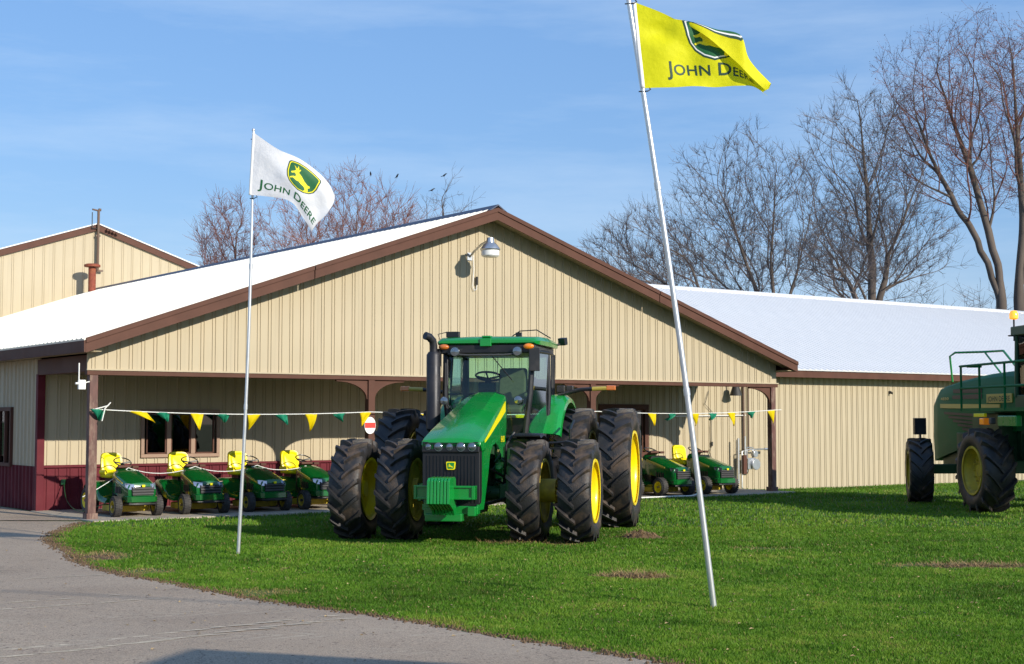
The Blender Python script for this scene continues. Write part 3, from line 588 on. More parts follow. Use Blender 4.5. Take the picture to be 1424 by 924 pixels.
# pennant string -------------------------------------------------------------
ps = empty('pennant_string', BW(0, -.13, 0)[:], BR, 'string of yellow and green pennants stretched across the porch posts', 'pennant string')
def sz(u):
    a = [(0, 1.93), (5.67, 1.90), (11.36, 1.93), (17.15, 1.985)]
    for (u0, z0), (u1, z1) in zip(a, a[1:]):
        if u <= u1: t = (u - u0) / (u1 - u0); return z0 + (z1 - z0) * t - .07 * 4 * t * (1 - t)
    return 1.985
b = MB(); b.tube([(-.05 + 17.25 * k / 80, 0, sz(17.25 * k / 80)) for k in range(81)], .009, 6); b.tube([(-.02, -.02, 1.93), (.2, -.05, 1.99), (.25, -.05, 2.05), (.15, -.04, 1.94), (.1, -.04, 1.72)], .011, 6); b.build('cord', M['rope'], ps)
pens = [(.05, 'g')] + [(.75, 'y'), (1.24, 'g'), (1.9, 'y'), (2.42, 'g'), (3.05, 'y'), (3.62, 'g'), (4.25, 'y'), (4.86, 'g'), (5.47, 'y'), (6.1, 'g'), (6.75, 'y'), (7.35, 'g'), (8.0, 'y'), (8.6, 'g'), (9.25, 'y'), (9.85, 'g'), (10.5, 'y'), (11.12, 'g'), (11.7, 'y'), (12.3, 'g'), (12.98, 'y'), (13.64, 'g'), (14.32, 'y'), (14.89, 'g'), (15.5, 'y'), (16.2, 'g'), (16.85, 'y')]
pr_ = random.Random(5)
for i, (u, c) in enumerate(pens):
    wd, L = (.27, .33) if c == 'y' else (.30, .19); sw = pr_.uniform(-.55, .7); tw = pr_.uniform(-.5, .5); cu = pr_.uniform(-.10, .16); L *= pr_.uniform(.85, 1.1)
    if i == 1: L = .2; sw = 1.6; wd = .36
    if c == 'g': cu += .05
    b = MB(); fold = pr_.uniform(0, 3)
    def fn(s, t):
        x = (s - .5) * wd * (1 - t * .97) + sw * wd * t * .6; ri = (.02 if c == 'y' else .05) * math.sin(s * 6 + fold + t * 3)
        return (u + x, ri + cu * t * t - .01 + .0 * t, sz(u + (s - .5) * wd) - L * t + (.03 * math.sin(s * PI) * t if c == 'g' else 0))
    b.grid(fn, 8, 8); me = b.mesh('pennant', M['pyel' if c == 'y' else 'pgrn'], 60, fix=False); o = obj('pennant', me, ps); q = o.modifiers.new('solid', 'SOLIDIFY'); q.thickness = .0012
    tag(o, 'yellow pennant' if c == 'y' else 'crumpled green pennant')

# ------------------------------------------------------------------ text and emblem shapes
def text_polys(s, size, spacing=1.0):
    cu = bpy.data.curves.new('t', 'FONT'); cu.body = s; cu.size = size; cu.space_character = spacing; cu.offset = 0.014 * size; cu.resolution_u = 3
    o = bpy.data.objects.new('t', cu); me = bpy.data.meshes.new_from_object(o)
    V = [(v.co.x, v.co.y) for v in me.vertices]; F = [tuple(p.vertices) for p in me.polygons]
    bpy.data.objects.remove(o); bpy.data.curves.remove(cu); bpy.data.meshes.remove(me); return V, F
def word(parts, spacing=1.05):
    """parts: list of (text, size); returns combined verts/faces starting at x=0"""
    V, F, x = [], [], 0
    for s, size in parts:
        if not s: x += .06; continue
        v, f = text_polys(s, size, spacing); b0 = len(V); xs = [p[0] for p in v]; mn, mxx = min(xs), max(xs)
        V += [(p[0] - mn + x, p[1]) for p in v]; F += [tuple(b0 + i for i in q) for q in f]; x += mxx - mn + size * .10
    return V, F
SHIELD = [(-.5, .36), (-.46, .42), (-.25, .46), (0, .48), (.25, .46), (.46, .42), (.5, .36), (.5, 0), (.46, -.18), (.36, -.33), (.2, -.44), (0, -.5), (-.2, -.44), (-.36, -.33), (-.46, -.18), (-.5, 0)]
DEER = [(-.42, .02), (-.30, .10), (-.26, .16), (-.30, .24), (-.36, .30), (-.30, .28), (-.24, .22), (-.22, .30), (-.24, .36), (-.18, .30), (-.16, .22), (-.12, .28), (-.10, .26), (-.12, .18), (-.14, .12), (-.02, .06), (.10, -.04), (.24, -.10), (.32, -.08), (.34, -.14), (.28, -.20), (.34, -.30), (.26, -.42), (.20, -.40), (.22, -.30), (.14, -.24), (.02, -.22), (-.08, -.18), (-.16, -.20), (-.30, -.16), (-.40, -.22), (-.42, -.18), (-.30, -.10), (-.22, -.08), (-.22, 0), (-.28, .04), (-.38, -.02)]
def sc(poly, s, cx=0, cy=0, sy=None): return [(cx + x * s, cy + y * (sy or s)) for x, y in poly]

# ------------------------------------------------------------------ flags
def catmull(P, t):
    n = len(P) - 1; x = min(max(t, 0), .99999) * n; i = int(x); f = x - i
    p = [P[max(0, i - 1)], P[i], P[min(n, i + 1)], P[min(n, i + 2)]]
    return .5 * (2 * p[1] + (p[2] - p[0]) * f + (2 * p[0] - 5 * p[1] + 4 * p[2] - p[3]) * f * f + (3 * p[1] - p[0] - 3 * p[2] + p[3]) * f ** 3)
def flag(name, hoist, unit, G, m, label, cat, decals, scols=None, ripple=.012, seed=0):
    """G rows (top to bottom) of columns: (right, down, towards viewer) in units of `unit` metres from the hoist's top corner"""
    Gv = [[Vector((a * unit, -c * unit, -b_ * unit)) for a, b_, c in row] for row in G]
    ph = seed
    def pos(s, t):  # s along, t from bottom 0 to top 1
        cols = [catmull([r_[k] for r_ in Gv], 1 - t) for k in range(len(Gv[0]))]
        p = catmull(cols, s); k = min(1, s * 2.5)
        return p + Vector((0, ripple * k * (math.sin(s * 19 - t * 7 + ph) + .6 * math.sin(s * 9 + t * 13 + ph)), .25 * ripple * k * math.sin(s * 23 + t * 5)))
    root = empty(name, hoist, 0, label, cat)
    b = MB(); b.grid(lambda i, j: pos(i, j), 90, 60); b.build('cloth', m, root, 80, fix=False)
    W_, H_ = 1.52, .91
    def decal(nm, V, F, mm, lift, ox, oy, clip=None):
        bm = bmesh.new(); vs = [bm.verts.new((x + ox, y + oy, 0)) for x, y in V]
        for f in F:
            try: bm.faces.new([vs[i] for i in f])
            except ValueError: pass
        for k in range(1, 60):
            for co, no in (((k * W_ / 60, 0, 0), (1, 0, 0)), ((0, k * W_ / 60, 0), (0, 1, 0))):
                bmesh.ops.bisect_plane(bm, geom=bm.verts[:] + bm.edges[:] + bm.faces[:], plane_co=co, plane_no=no)
        bmesh.ops.triangulate(bm, faces=bm.faces)
        e = .004
        for side in (1, -1):
            bb = bm.copy()
            for v_ in bb.verts:
                s, t = v_.co.x / W_, v_.co.y / H_; p = pos(s, t); n_ = (pos(min(.999, s + e), t) - pos(s - e, t)).cross(pos(s, min(.999, t + e)) - pos(s, t - e))
                n_ = n_.normalized() if n_.length > 1e-9 else Vector((0, -1, 0)); v_.co = p + n_ * lift * side
            me = bpy.data.meshes.new(nm); bb.to_mesh(me); bb.free(); me.materials.append(mm); obj(nm, me, root)
        bm.free()
    for d in decals: decal(*d)
    b = MB(); b.grid(lambda i, j: pos(0, j) + Vector(((i - .6) * .035, 0, 0)), 2, 20); o = b.build('hoist_band', M['prwhite'], root); q = o.modifiers.new('solid', 'SOLIDIFY'); q.thickness = .004; q.offset = 0
    return root
def ngon(poly): return poly, [tuple(range(len(poly)))]
def emblem(cx, cy, s, sy, outer, border, deer):
    return [('shield_edge', *ngon(sc(SHIELD, s, cx, cy, sy)), M[outer], .0020, 0, 0), ('shield_border', *ngon(sc(SHIELD, s * .93, cx, cy, sy * .93)), M[border], .0030, 0, 0),
            ('shield_field', *ngon(sc(SHIELD, s * .87, cx, cy, sy * .87)), M['prgreen'], .0040, 0, 0), ('deer_emblem', *ngon(sc(DEER, s * .86, cx, cy + .0, sy * .95)), M[deer], .0052, 0, 0)]
wv, wf = word([('J', .185), ('OHN', .145), ('', .9), ('D', .185), ('EERE', .145)])
wmax = max(p[0] for p in wv)
# white flag on the left pole
G1 = [[(0, 0, 0), (33, 23, 3), (70, 40, -2), (101, 66, -6), (114, 88, -3)],
      [(-1, 22, 0), (32, 38, 5), (64, 53, 4), (96, 78, 2), (112, 100, 0)],
      [(-2, 45, 0), (30, 55, 5), (60, 70, 8), (88, 92, 4), (103, 116, 2)],
      [(-3, 66, 0), (28, 74, 4), (56, 84, 8), (76, 105, 5), (90, 128, 1)],
      [(-4, 88, 0), (25, 91, 2), (53, 98, 5), (69, 118, 3), (82, 139, 0)]]
flag('white_flag', (-3.45, 19.17, 5.575), .00953, G1, M['wflag'], 'white flag with green and yellow deer shield on the left pole', 'flag',
     [('lettering', [(x * 1.29 / wmax, y) for x, y in wv], wf, M['prgreen'], .0025, .15, .13)] + emblem(.84, .57, .51, .50, 'prdark', 'pryel', 'pryel'), seed=1, ripple=.010)
# yellow flag on the right pole
G2 = [[(0, 0, 0), (38, 16, 2), (68, 31, 3), (104, 56, 13), (139, 88, 15), (159, 108, 12), (182, 128, 8)],
      [(2, 22, 0), (38, 26, 1), (66, 27, 2), (108, 40, 8), (146, 51, 11), (160, 84, 10), (190, 118, 5)],
      [(4, 42, 0), (38, 43, -4), (71, 46, 4), (106, 54, 1), (143, 60, 4), (159, 96, 4), (188, 124, 1)],
      [(6, 64, 0), (40, 66, 4), (74, 66, -2), (107, 70, 3), (141, 76, 2), (161, 102, 3), (184, 126, 0)],
      [(9, 92, 0), (42, 92, 3), (75, 93, -2), (109, 94, 2), (142, 96, 1), (161, 110, 1), (181, 128, -2)],
      [(12, 123, 0), (46, 122, 0), (79, 121, 2), (112, 121, -1), (143, 120, 1), (166, 121, 0), (187, 134, 0)]]
flag('yellow_flag', (1.175, 13.68, 5.745), .0068, G2, M['yflag'], 'bright yellow flag with green shield and lettering on the nearer tall pole', 'flag',
     [('lettering', [(x * 1.06 / wmax, y * .88) for x, y in wv], wf, M['prdark'], .0025, .27, .115)] + emblem(.79, .53, .56, .56, 'prdark', 'prwhite', 'pryel'), seed=3, ripple=.009)
def pole(base, top, r0, r1, label, clips):
    p = empty('flagpole', base, 0, label, 'flagpole', 'leaning metal flagpoles'); d = Vector(top) - Vector(base)
    def at(t): return d * t + Vector((.035 * math.sin(PI * t), 0, 0))
    b = MB(); b.tube([at(k / 24) for k in range(25)], [r0 + (r1 - r0) * (k / 24) for k in range(25)], 16); b.build('shaft', M['pole'], p)
    for t in (.34, .67): b = MB(); b.tube([at(t), at(t + .012)], r0 * 1.12, 16); b.build('joint_collar', M['pole'], p)
    b = MB(); b.ell(at(1.0), (r1 * 1.3,) * 3); b.build('top_cap', M['pole'], p)
    b = MB()
    for z in clips: t = z / d.z; q = at(t); b.tube([q + Vector((-r1 * 1.8, -.01, 0)), q + Vector((r1 * 1.8, -.03, .0)), q + Vector((.07, -.02, .02)), q + Vector((.05, 0, .05))], .006, 6)
    b.build('clip', M['wire'], p); return p
pole((-3.62, 19.29, -.05), (-3.47, 19.25, 5.63), .024, .017, 'thin leaning flagpole carrying the white flag, farther left', (4.75, 5.55))
pole((1.9, 13.74, -.05), (1.10, 13.70, 5.90), .029, .024, 'thicker leaning flagpole carrying the yellow flag, nearest the camera', (4.93, 5.78))

# ------------------------------------------------------------------ tractor wheels
def tyre_mb(D, w, rr, nlug, side_seed=0, lug=.055, lw=.05, sweep=.28, rev=1):
    Rr = D / 2; b = MB()
    prof = [(-w * .36, rr - .02), (-w * .44, rr + .02), (-w * .5, rr + .35 * (Rr - rr)), (-w * .49, rr + .62 * (Rr - rr)), (-w * .44, Rr - lug - .025), (-w * .3, Rr - lug - .004), (0, Rr - lug + .002),
            (w * .3, Rr - lug - .004), (w * .44, Rr - lug - .025), (w * .49, rr + .62 * (Rr - rr)), (w * .5, rr + .35 * (Rr - rr)), (w * .44, rr + .02), (w * .36, rr - .02)]
    b.lathe(prof, 72)
    for sd in (-1, 1):
        for k in range(nlug):
            f0 = 2 * PI * (k + (.5 if sd > 0 else 0)) / nlug; secs = []
            for (s, rt, rb, wm) in ((-.04, Rr - .004, Rr - lug - .03, .8), (.25, Rr, Rr - lug - .03, .9), (.55, Rr - .002, Rr - lug - .03, 1.0), (.85, Rr - .008, Rr - lug - .04, 1.1), (1.0, Rr - .022, Rr - lug - .06, 1.2), (1.035, Rr - .09, Rr - lug - .10, 1.15)):
                x = sd * s * w * .475; ph = f0 + rev * sweep * (s if s < 1 else 1) ** .9 if s > 0 else f0 + rev * sweep * s; h = lw * wm * .5
                q = []
                for (rad, hh) in ((rb, h * 1.25), (rt, h * .8), (rt, -h * .8), (rb, -h * 1.25)):
                    a = ph + hh / rad; q.append((x, -rad * math.cos(a), rad * math.sin(a)))
                secs.append(q)
            b.loft(secs)
    return b
def rim_mb(rr, w, out, dish):
    """out=+1: outer face towards +x; dish: x of the centre disc"""
    b = MB(); o = out
    b.lathe([(o * w * .46, rr - .035), (o * w * .47, rr + .005), (o * w * .44, rr + .012), (o * w * .40, rr - .02), (o * w * .30, rr - .05), (o * (dish + .06), rr - .06), (o * (dish + .02), rr - .09), (o * dish, rr * .62), (o * (dish + .05), rr * .42), (o * (dish + .05), .12), (o * (dish + .05), 0.001)], 56)
    b.lathe([(o * (dish - .02), 0.001), (o * (dish - .02), rr * .8), (o * (dish - .02), rr - .05), (-o * w * .30, rr - .05), (-o * w * .40, rr - .02), (-o * w * .47, rr + .01), (-o * w * .46, rr - .03), (-o * w * .40, rr - .06), (-o * (.02), rr - .085)], 56)
    return b
def hub_mb(x0, x1, r, bolts_r, out):
    b = MB(); b.tube([(x0, 0, 0), (x1, 0, 0)], r, 24); 
    for k in range(10): a = 2 * PI * k / 10; b.tube([(x1 - out * .03, bolts_r * math.cos(a), bolts_r * math.sin(a)), (x1 + out * .02, bolts_r * math.cos(a), bolts_r * math.sin(a))], .016, 6)
    return b
MESH = {}
def wheel(parent, x, y, D, w, rr, nlug, out, dish, rimmat, key, hubto=None, spin=0, zoff=0, lug=.055, sweep=.28):
    root = bpy.data.objects.new('wheel', None); COL.objects.link(root); root.parent = parent; root.location = (x, y, D / 2 - .012 + zoff); root.rotation_euler = (spin, 0, 0)
    tk = ('t', D, w, nlug)
    if tk not in MESH: MESH[tk] = tyre_mb(D, w, rr, nlug, lug=lug, lw=.058 * (D / 1.5) ** .5, sweep=sweep).mesh('tyre', M['tyre'], 40)
    obj('tyre', MESH[tk], root)
    rk = ('r', D, out, dish, rimmat.name)
    if rk not in MESH: MESH[rk] = rim_mb(rr, w, out, dish).mesh('rim', rimmat, 35)
    obj('rim', MESH[rk], root)
    h = hub_mb(out * (dish - .1), out * (dish + (hubto or .10)), .17 if hubto else .12, .21 if not hubto else .12, out); obj('hub', h.mesh('hub', rimmat, 35), root)
    return root

# ------------------------------------------------------------------ the big tractor
T = empty('tractor', (-.66, 21.4, -.02), R(-11.8), 'large green row-crop tractor on eight dual wheels in front of the porch', 'tractor')
FR, RR_ = (1.50, .475, .455), (1.97, .55, .605)
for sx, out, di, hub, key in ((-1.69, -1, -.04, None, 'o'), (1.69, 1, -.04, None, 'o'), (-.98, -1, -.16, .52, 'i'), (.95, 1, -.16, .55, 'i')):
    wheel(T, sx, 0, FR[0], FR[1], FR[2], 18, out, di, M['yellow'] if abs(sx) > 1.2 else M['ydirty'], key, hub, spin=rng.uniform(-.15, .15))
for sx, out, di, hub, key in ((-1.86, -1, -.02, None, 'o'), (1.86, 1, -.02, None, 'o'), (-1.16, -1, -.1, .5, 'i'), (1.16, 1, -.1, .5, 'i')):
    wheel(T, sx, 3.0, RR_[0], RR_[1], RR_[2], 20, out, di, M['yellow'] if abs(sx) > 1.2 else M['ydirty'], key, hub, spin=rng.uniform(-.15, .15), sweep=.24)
# hood -------------------------------------------------------------------
def hood_sec(y, zt, hw, zb, crown=.03, sh=.075):
    half = [(0, zt + crown), (.45 * hw, zt + crown * .85), (.50 * hw, zt + crown * .45), (.86 * hw, zt - .012), (.95 * hw, zt - sh * .4), (hw, zt - sh), (hw * 1.01, zt - sh * 2.2), (hw * 1.01, zb)]
    inn = [(hw * .97, zb), (hw * .95, zt - sh * 2.2), (.8 * hw, zt - .10), (0, zt - .08)]
    full = half + inn
    L = [(-x, y, z) for x, z in reversed(half[1:])] ; Rr2 = [(x, y, z) for x, z in half]
    I = [(x, y, z) for x, z in inn] + [(-x, y, z) for x, z in reversed(inn[:-1])]
    return L + Rr2 + I
b = MB(); b.loft([hood_sec(*a) for a in ((-.99, 1.455, .405, 1.42, .010, .03), (-.97, 1.49, .425, 1.41, .014, .035), (-.90, 1.525, .432, 1.33, .02, .05), (-.55, 1.64, .425, 1.37, .03, .07), (0, 1.80, .395, 1.44, .034, .08), (.5, 1.95, .37, 1.50, .036, .085), (.95, 2.08, .34, 1.54, .036, .085), (1.3, 2.16, .31, 1.58, .034, .085), (1.42, 2.175, .295, 1.60, .034, .085))])
hd = b.build('hood', M['green'], T, smooth=32)
for sx in (-1, 1):
    # yellow stripe follows the upper side of the hood
    pts = [(-.72, 1.46, .020, .430), (-.3, 1.58, .032, .415), (.1, 1.695, .045, .393), (.5, 1.80, .058, .371), (.85, 1.895, .07, .349), (1.15, 1.97, .078, .325)]
    b = MB(); secs = [[(sx * (hw * 1.01 + .005), y, z - h), (sx * (hw * 1.01 + .005), y, z + h), (sx * (hw * 1.0), y, z + h), (sx * (hw * 1.0), y, z - h)] for y, z, h, hw in pts]; b.loft(secs); b.build('side_stripe', M['stripe'], hd)
    # engine side panel in green with an oval screen
    b = MB(); poly = [(-.98, .58), (-.86, .56), (-.78, .80), (-.74, 1.30), (-.55, 1.36), (0, 1.46), (.5, 1.52), (1.0, 1.56), (1.30, 1.60), (1.30, 1.18), (1.0, 1.0), (.62, .92), (.38, 1.0), (.30, 1.32), (.18, 1.42), (-.1, 1.40), (-.30, 1.26), (-.40, 1.0), (-.52, .80), (-.62, .62), (-.70, .50), (-.98, .50)]
    b.add([(sx * (.36 + o_ - max(0, y) * .085), y, z) for o_ in (.015, .052) for y, z in poly], [tuple(range(len(poly))), tuple(range(len(poly), 2 * len(poly)))] + [(i, (i + 1) % len(poly), len(poly) + (i + 1) % len(poly), len(poly) + i) for i in range(len(poly))]); b.build('side_panel', M['green'], T, smooth=0)
    v_, f_ = text_polys('8430', .13); bb = MB(); zz = 1.43
    if sx > 0: bb.add([(.375, .62 + x, zz + y) for x, y in v_], f_)
    else: bb.add([(-.375, .95 - x, zz + y) for x, y in v_], f_)
    bb.build('model_number', M['stripe'], T, smooth=0)
b = MB(); b.ell((0, 0, 0), (.012, .034, .02), 12, 6)
# grille and lamps
b = MB(); b.prism([(-.42, .62), (-.36, .53), (.36, .53), (.41, .60), (.41, 1.43), (.39, 1.475), (-.395, 1.475), (-.42, 1.43)], 'y', -.95, -.80); gr = b.build('grille', M['mesh'], T, smooth=0, bevel=.01)
for k in range(15): b = MB(); x = -.35 + k * .05; b.bx(x - .004, x + .004, -.962, -.949, .60, 1.26); b.build('grille_bar', M['black'], gr)
b = MB(); b.prism([(-.42, 1.31), (.41, 1.31), (.40, 1.455), (-.41, 1.455)], 'y', -.99, -.94); b.build('lamp_panel', M['black'], gr, bevel=.01)
for x, r_ in ((-.325, .040), (-.175, .056), (-.015, .044), (.15, .058), (.310, .056)):
    b = MB(); b.lathe([(0.0, r_), (-.008, r_ * 1.0), (-.02, r_ * .8), (-.026, r_ * .4), (-.028, .001)], 24, 'y', (x, -.988, 1.385)); b.lathe([(0, r_ * 1.12), (-.012, r_ * 1.12), (-.012, r_ * .96), (0, r_ * .96)], 24, 'y', (x, -.988, 1.385)); b.build('headlight', M['lamp'], T)
b = MB(); b.prism(sc([(-.5, .36), (-.42, .45), (.42, .45), (.5, .36), (.42, -.38), (.34, -.45), (-.34, -.45), (-.42, -.38)], .135, 0, 1.12, .125), 'y', -.985, -.960); badge = b.build('badge', M['stripe'], T, smooth=0)
b = MB(); b.prism(sc([(-.5, .36), (-.42, .45), (.42, .45), (.5, .36), (.42, -.38), (.34, -.45), (-.34, -.45), (-.42, -.38)], .105, 0, 1.12, .095), 'y', -.988, -.984); b.build('badge_field', M['green'], badge, smooth=0)
b = MB(); b.prism(sc(DEER, .085, 0, 1.12, .08), 'y', -.991, -.987); b.build('badge_deer', M['stripe'], badge, smooth=0)
# chassis, front casting and weights
b = MB(); b.bx(-.30, .30, -.92, .1, .42, .72); b.bx(-.26, .26, .0, 3.3, .55, 1.0); b.bx(-.24, .24, -.3, 1.4, .9, 1.45); b.bx(-.33, .33, 1.5, 3.2, .75, 1.35); b.build('engine_and_frame', M['dgreen'], T, bevel=.02)
b = MB(); b.bx(-.38, .40, -1.02, -.86, .44, .56); b.bx(-.33, .20, -1.16, -.98, .35, .46); b.bx(.26, .38, -1.08, -.9, .42, .56); b.bx(-.36, -.18, -1.10, -.9, .42, .62); b.build('front_casting', M['green'], T, bevel=.015)
b = MB(); b.bx(-.42, .45, -1.38, -1.30, .68, .85); b.bx(-.42, .45, -1.405, -1.37, .83, .86); b.bx(-.42, .45, -1.405, -1.37, .67, .70); b.bx(.40, .45, -1.41, -1.28, .67, .86); b.bx(-.42, -.38, -1.41, -1.28, .67, .86); b.bx(-.30, -.15, -1.3, -1.0, .55, .72); b.bx(.28, .36, -1.3, -.9, .66, .74); b.build('weight_bracket', M['green'], T, bevel=.006)
wm = MB(); wm.prism([(-1.66, .62), (-1.64, .93), (-1.58, .97), (-1.34, .98), (-1.28, .95), (-1.26, .50), (-1.34, .45), (-1.40, .52), (-1.58, .60)], 'x', -.019, .019); wmesh = wm.mesh('front_weight', M['green'], 0)
for k in range(7): o = obj('front_weight', wmesh, T, bevel=.006, loc=(-.15 + k * .047, 0, 0))
b = MB(); b.tube([(-.95, 0, .70), (.95, 0, .70)], .10, 14); b.box((0, 0, .70), (.5, .34, .30)); b.box((.62, 0, .70), (.22, .26, .26)); b.box((-.62, 0, .70), (.22, .26, .26)); b.build('front_axle', M['dgreen'], T, bevel=.015)
b = MB(); b.tube([(-1.7, 3, .97), (1.7, 3, .97)], .08, 14); b.box((0, 3, .97), (1.3, .5, .5)); b.build('rear_axle', M['dgreen'], T, bevel=.02)
# busy bits beside the engine
b = MB(); br_ = random.Random(11)
for sx in (-1, 1):
    for k in range(16):
        y = br_.uniform(-.35, 1.2); z = br_.uniform(.6, 1.35); x = sx * br_.uniform(.26, .40); s_ = br_.uniform(.05, .16); b.box((x, y, z), (s_ * .6, s_, s_ * br_.uniform(.6, 1.6)), (br_.uniform(-.3, .3), 0, 0))
    for k in range(6):
        y = br_.uniform(-.4, 1.0); z = br_.uniform(.6, 1.2); b.tube([(sx * .36, y, z), (sx * .42, y + .15, z + .12), (sx * .38, y + .35, z + .05), (sx * .5, y + .5, z - .1)], .014, 6)
ef = b.build('engine_fittings', M['dgreen'], T, smooth=0); ef['kind'] = 'stuff'
b = MB(); b.tube([(.42, -.25, 1.05), (.55, -.1, .95), (.7, 0, .85)], .02, 8); b.tube([(.40, .1, .9), (.6, .05, .8), (.8, 0, .9)], .015, 8); b.tube([(.35, -.5, .55), (.62, -.1, .62)], .028, 8); b.build('steering_hose', M['black'], T)
b = MB(); b.box((.50, .02, 1.02), (.12, .18, .22)); b.tube([(.5, -.06, 1.0), (.5, -.12, 1.08)], .05, 10); b.build('air_valve', M['green'], T, bevel=.01)
# front fenders
for sx in (1,):
    b = MB(); secs = []
    for k in range(19):
        a = R(74 + k * 5.2); rad = FR[0] / 2 + .06; cy, cz = -rad * math.cos(a), .74 + rad * math.sin(a); c2, s2 = -(rad + .02) * math.cos(a), .74 + (rad + .02) * math.sin(a)
        secs.append([(sx * .71, cy, cz - .03), (sx * .74, c2, s2), (sx * 1.13, c2, s2), (sx * 1.15, cy, cz - .02), (sx * 1.135, cy, cz), (sx * .735, cy, cz)])
    b.loft(secs); b.tube([(sx * .72, -.05, 1.58), (sx * .62, -.15, 1.40), (sx * .60, -.12, 1.05), (sx * .56, 0, .85)], .022, 8); b.build('front_fender', M['black'], T)
# cab --------------------------------------------------------------------
YF, YB, CW = 1.46, 2.95, .79
FT = Vector((.70, YF + .0, 2.84)); FB = Vector((.60, YF - .12, 1.50)); BT = Vector((.74, YB, 2.84)); BB = Vector((.72, YB, 1.62)); MT = Vector((.80, 2.25, 2.84)); MBt = Vector((.80, 2.15, 1.45))
fr = MB()
for sx in (-1, 1):
    g = lambda v_: (sx * v_.x, v_.y, v_.z)
    mid = lambda p_, q_, o_, t_=.5: (sx * (p_.x + (q_.x - p_.x) * t_ + o_[0]), p_.y + (q_.y - p_.y) * t_ + o_[1], p_.z + (q_.z - p_.z) * t_)
    fr.tube([g(FB), mid(FB, FT, (.03, -.05)), g(FT)], .048, 8); fr.tube([g(MBt), mid(MBt, MT, (.03, 0)), g(MT)], .03, 8); fr.tube([g(BB), g(BT)], .055, 8)
    fr.tube([g(FB), (sx * .76, 1.8, 1.42), g(MBt), (sx * .8, 2.6, 1.62), g(BB)], .035, 8); fr.tube([g(FT), g(MT), g(BT)], .035, 8)
fr.tube([(-.6, YF - .12, 1.5), (0, YF - .17, 1.5), (.6, YF - .12, 1.5)], .03, 8); fr.tube([(-.72, YB, 1.62), (.72, YB, 1.62)], .035, 8); fr.tube([(-.72, YB, 2.84), (.72, YB, 2.84)], .035, 8); fr.tube([(-.68, YB + .01, 2.2), (.68, YB + .01, 2.2)], .018, 8)
cab = fr.build('cab_frame', M['black'], T)
b = MB(); b.grid(lambda i, j: (lambda x, z: (x, YF - .12 - .05 * (1 - (2 * i - 1) ** 2) + .12 * j - .05 * math.sin(PI * j), z))((2 * i - 1) * (.60 + .10 * j), 1.5 + 1.34 * j), 12, 8); b.build('windscreen', M['cabglass'], cab, fix=False)
b = MB(); b.add([(-.72, YB + .02, 1.62), (.72, YB + .02, 1.62), (.74, YB + .02, 2.84), (-.74, YB + .02, 2.84)], [(0, 1, 2, 3)]); b.build('rear_window', M['cabglass'], cab, fix=False)
for sx in (-1, 1):
    b = MB(); g = lambda v_: (sx * (v_.x + .02), v_.y, v_.z); b.add([g(FB), g(MBt), g(MT), g(FT)], [(0, 1, 2, 3)]); b.build('door', M['cabside'], cab, fix=False)
    b = MB(); b.add([g(MBt), g(BB), g(BT), g(MT)], [(0, 1, 2, 3)]); b.build('side_window', M['cabside'], cab, fix=False)
b = MB(); b.bx(-.62, .62, 1.42, 2.9, 1.30, 1.50); b.bx(-.70, .70, 2.2, 2.9, 1.5, 1.72); b.build('cab_floor', M['black'], T, bevel=.02)
# roof
def roof_sec(y, hw, z0, z1, r_=.05): return [(-hw, y, z0), (-hw - .01, y, (z0 + z1) / 2), (-hw + r_, y, z1), (-hw * .4, y, z1 + .012), (0, y, z1 + .015), (hw * .4, y, z1 + .012), (hw - r_, y, z1), (hw + .01, y, (z0 + z1) / 2), (hw, y, z0)]
b = MB(); b.loft([roof_sec(*a) for a in ((1.26, .76, 2.965, 2.995), (1.30, .79, 2.945, 3.03), (1.5, .82, 2.94, 3.065), (2.2, .85, 2.94, 3.08), (2.9, .84, 2.94, 3.06), (3.08, .80, 2.95, 3.03))]); rf = b.build('cab_roof', M['green'], T)
b = MB(); b.bx(-.76, .76, 1.30, 3.0, 2.80, 2.942); b.build('roof_underside', M['black'], rf, bevel=.02)
b = MB(); b.bx(-.10, .08, 1.235, 1.33, 2.91, 3.035); b.bx(-.08, .06, 1.28, 1.6, 3.05, 3.08); b.build('roof_bracket', M['green'], rf, bevel=.01)
b = MB(); b.tube([(-.62, 1.27, 2.80), (-.3, 1.24, 2.775), (.3, 1.24, 2.775), (.55, 1.27, 2.80)], .016, 8); b.build('sun_visor_bar', M['dgrey'], rf)
for sx in (-1, 1):
    b = MB(); b.lathe([(.06, .04), (.02, .07), (0, .076), (-.02, .068), (-.03, .001)], 20, 'y', (sx * .50, 1.24, 2.83)); b.build('work_light', M['lamp'], rf)
    b = MB(); b.ell((sx * .68, 1.24, 2.905), (.085, .05, .045), 16, 8); b.build('indicator_lamp', M['amber'] if sx > 0 else M['amberd'], rf)
    b = MB(); b.box((sx * (.76 if sx > 0 else .78), 1.28, 2.70 if sx > 0 else 2.74), (.17 if sx > 0 else .09, .05, .36 if sx > 0 else .28), (0, 0, sx * .3)); b.tube([(sx * .7, 1.35, 2.9), (sx * .78, 1.28, 2.82)], .015, 6); b.build('mirror', M['black'], rf, bevel=.015)
    b = MB(); b.box((sx * .93, 2.9, 3.06), (.13, .10, .12), (.2, 0, -sx * .35)); b.tube([(sx * .82, 2.85, 3.0), (sx * .92, 2.9, 3.02)], .02, 8); b.build('rear_work_light', M['black'], rf, bevel=.01)
b = MB(); b.box((-.62, 1.6, 3.12), (.20, .12, .09)); b.tube([(-.8, 1.5, 3.02), (-.84, 1.48, 3.12), (-.7, 1.55, 3.16)], .008, 6); b.build('roof_lamp_cluster', M['black'], rf, bevel=.015)
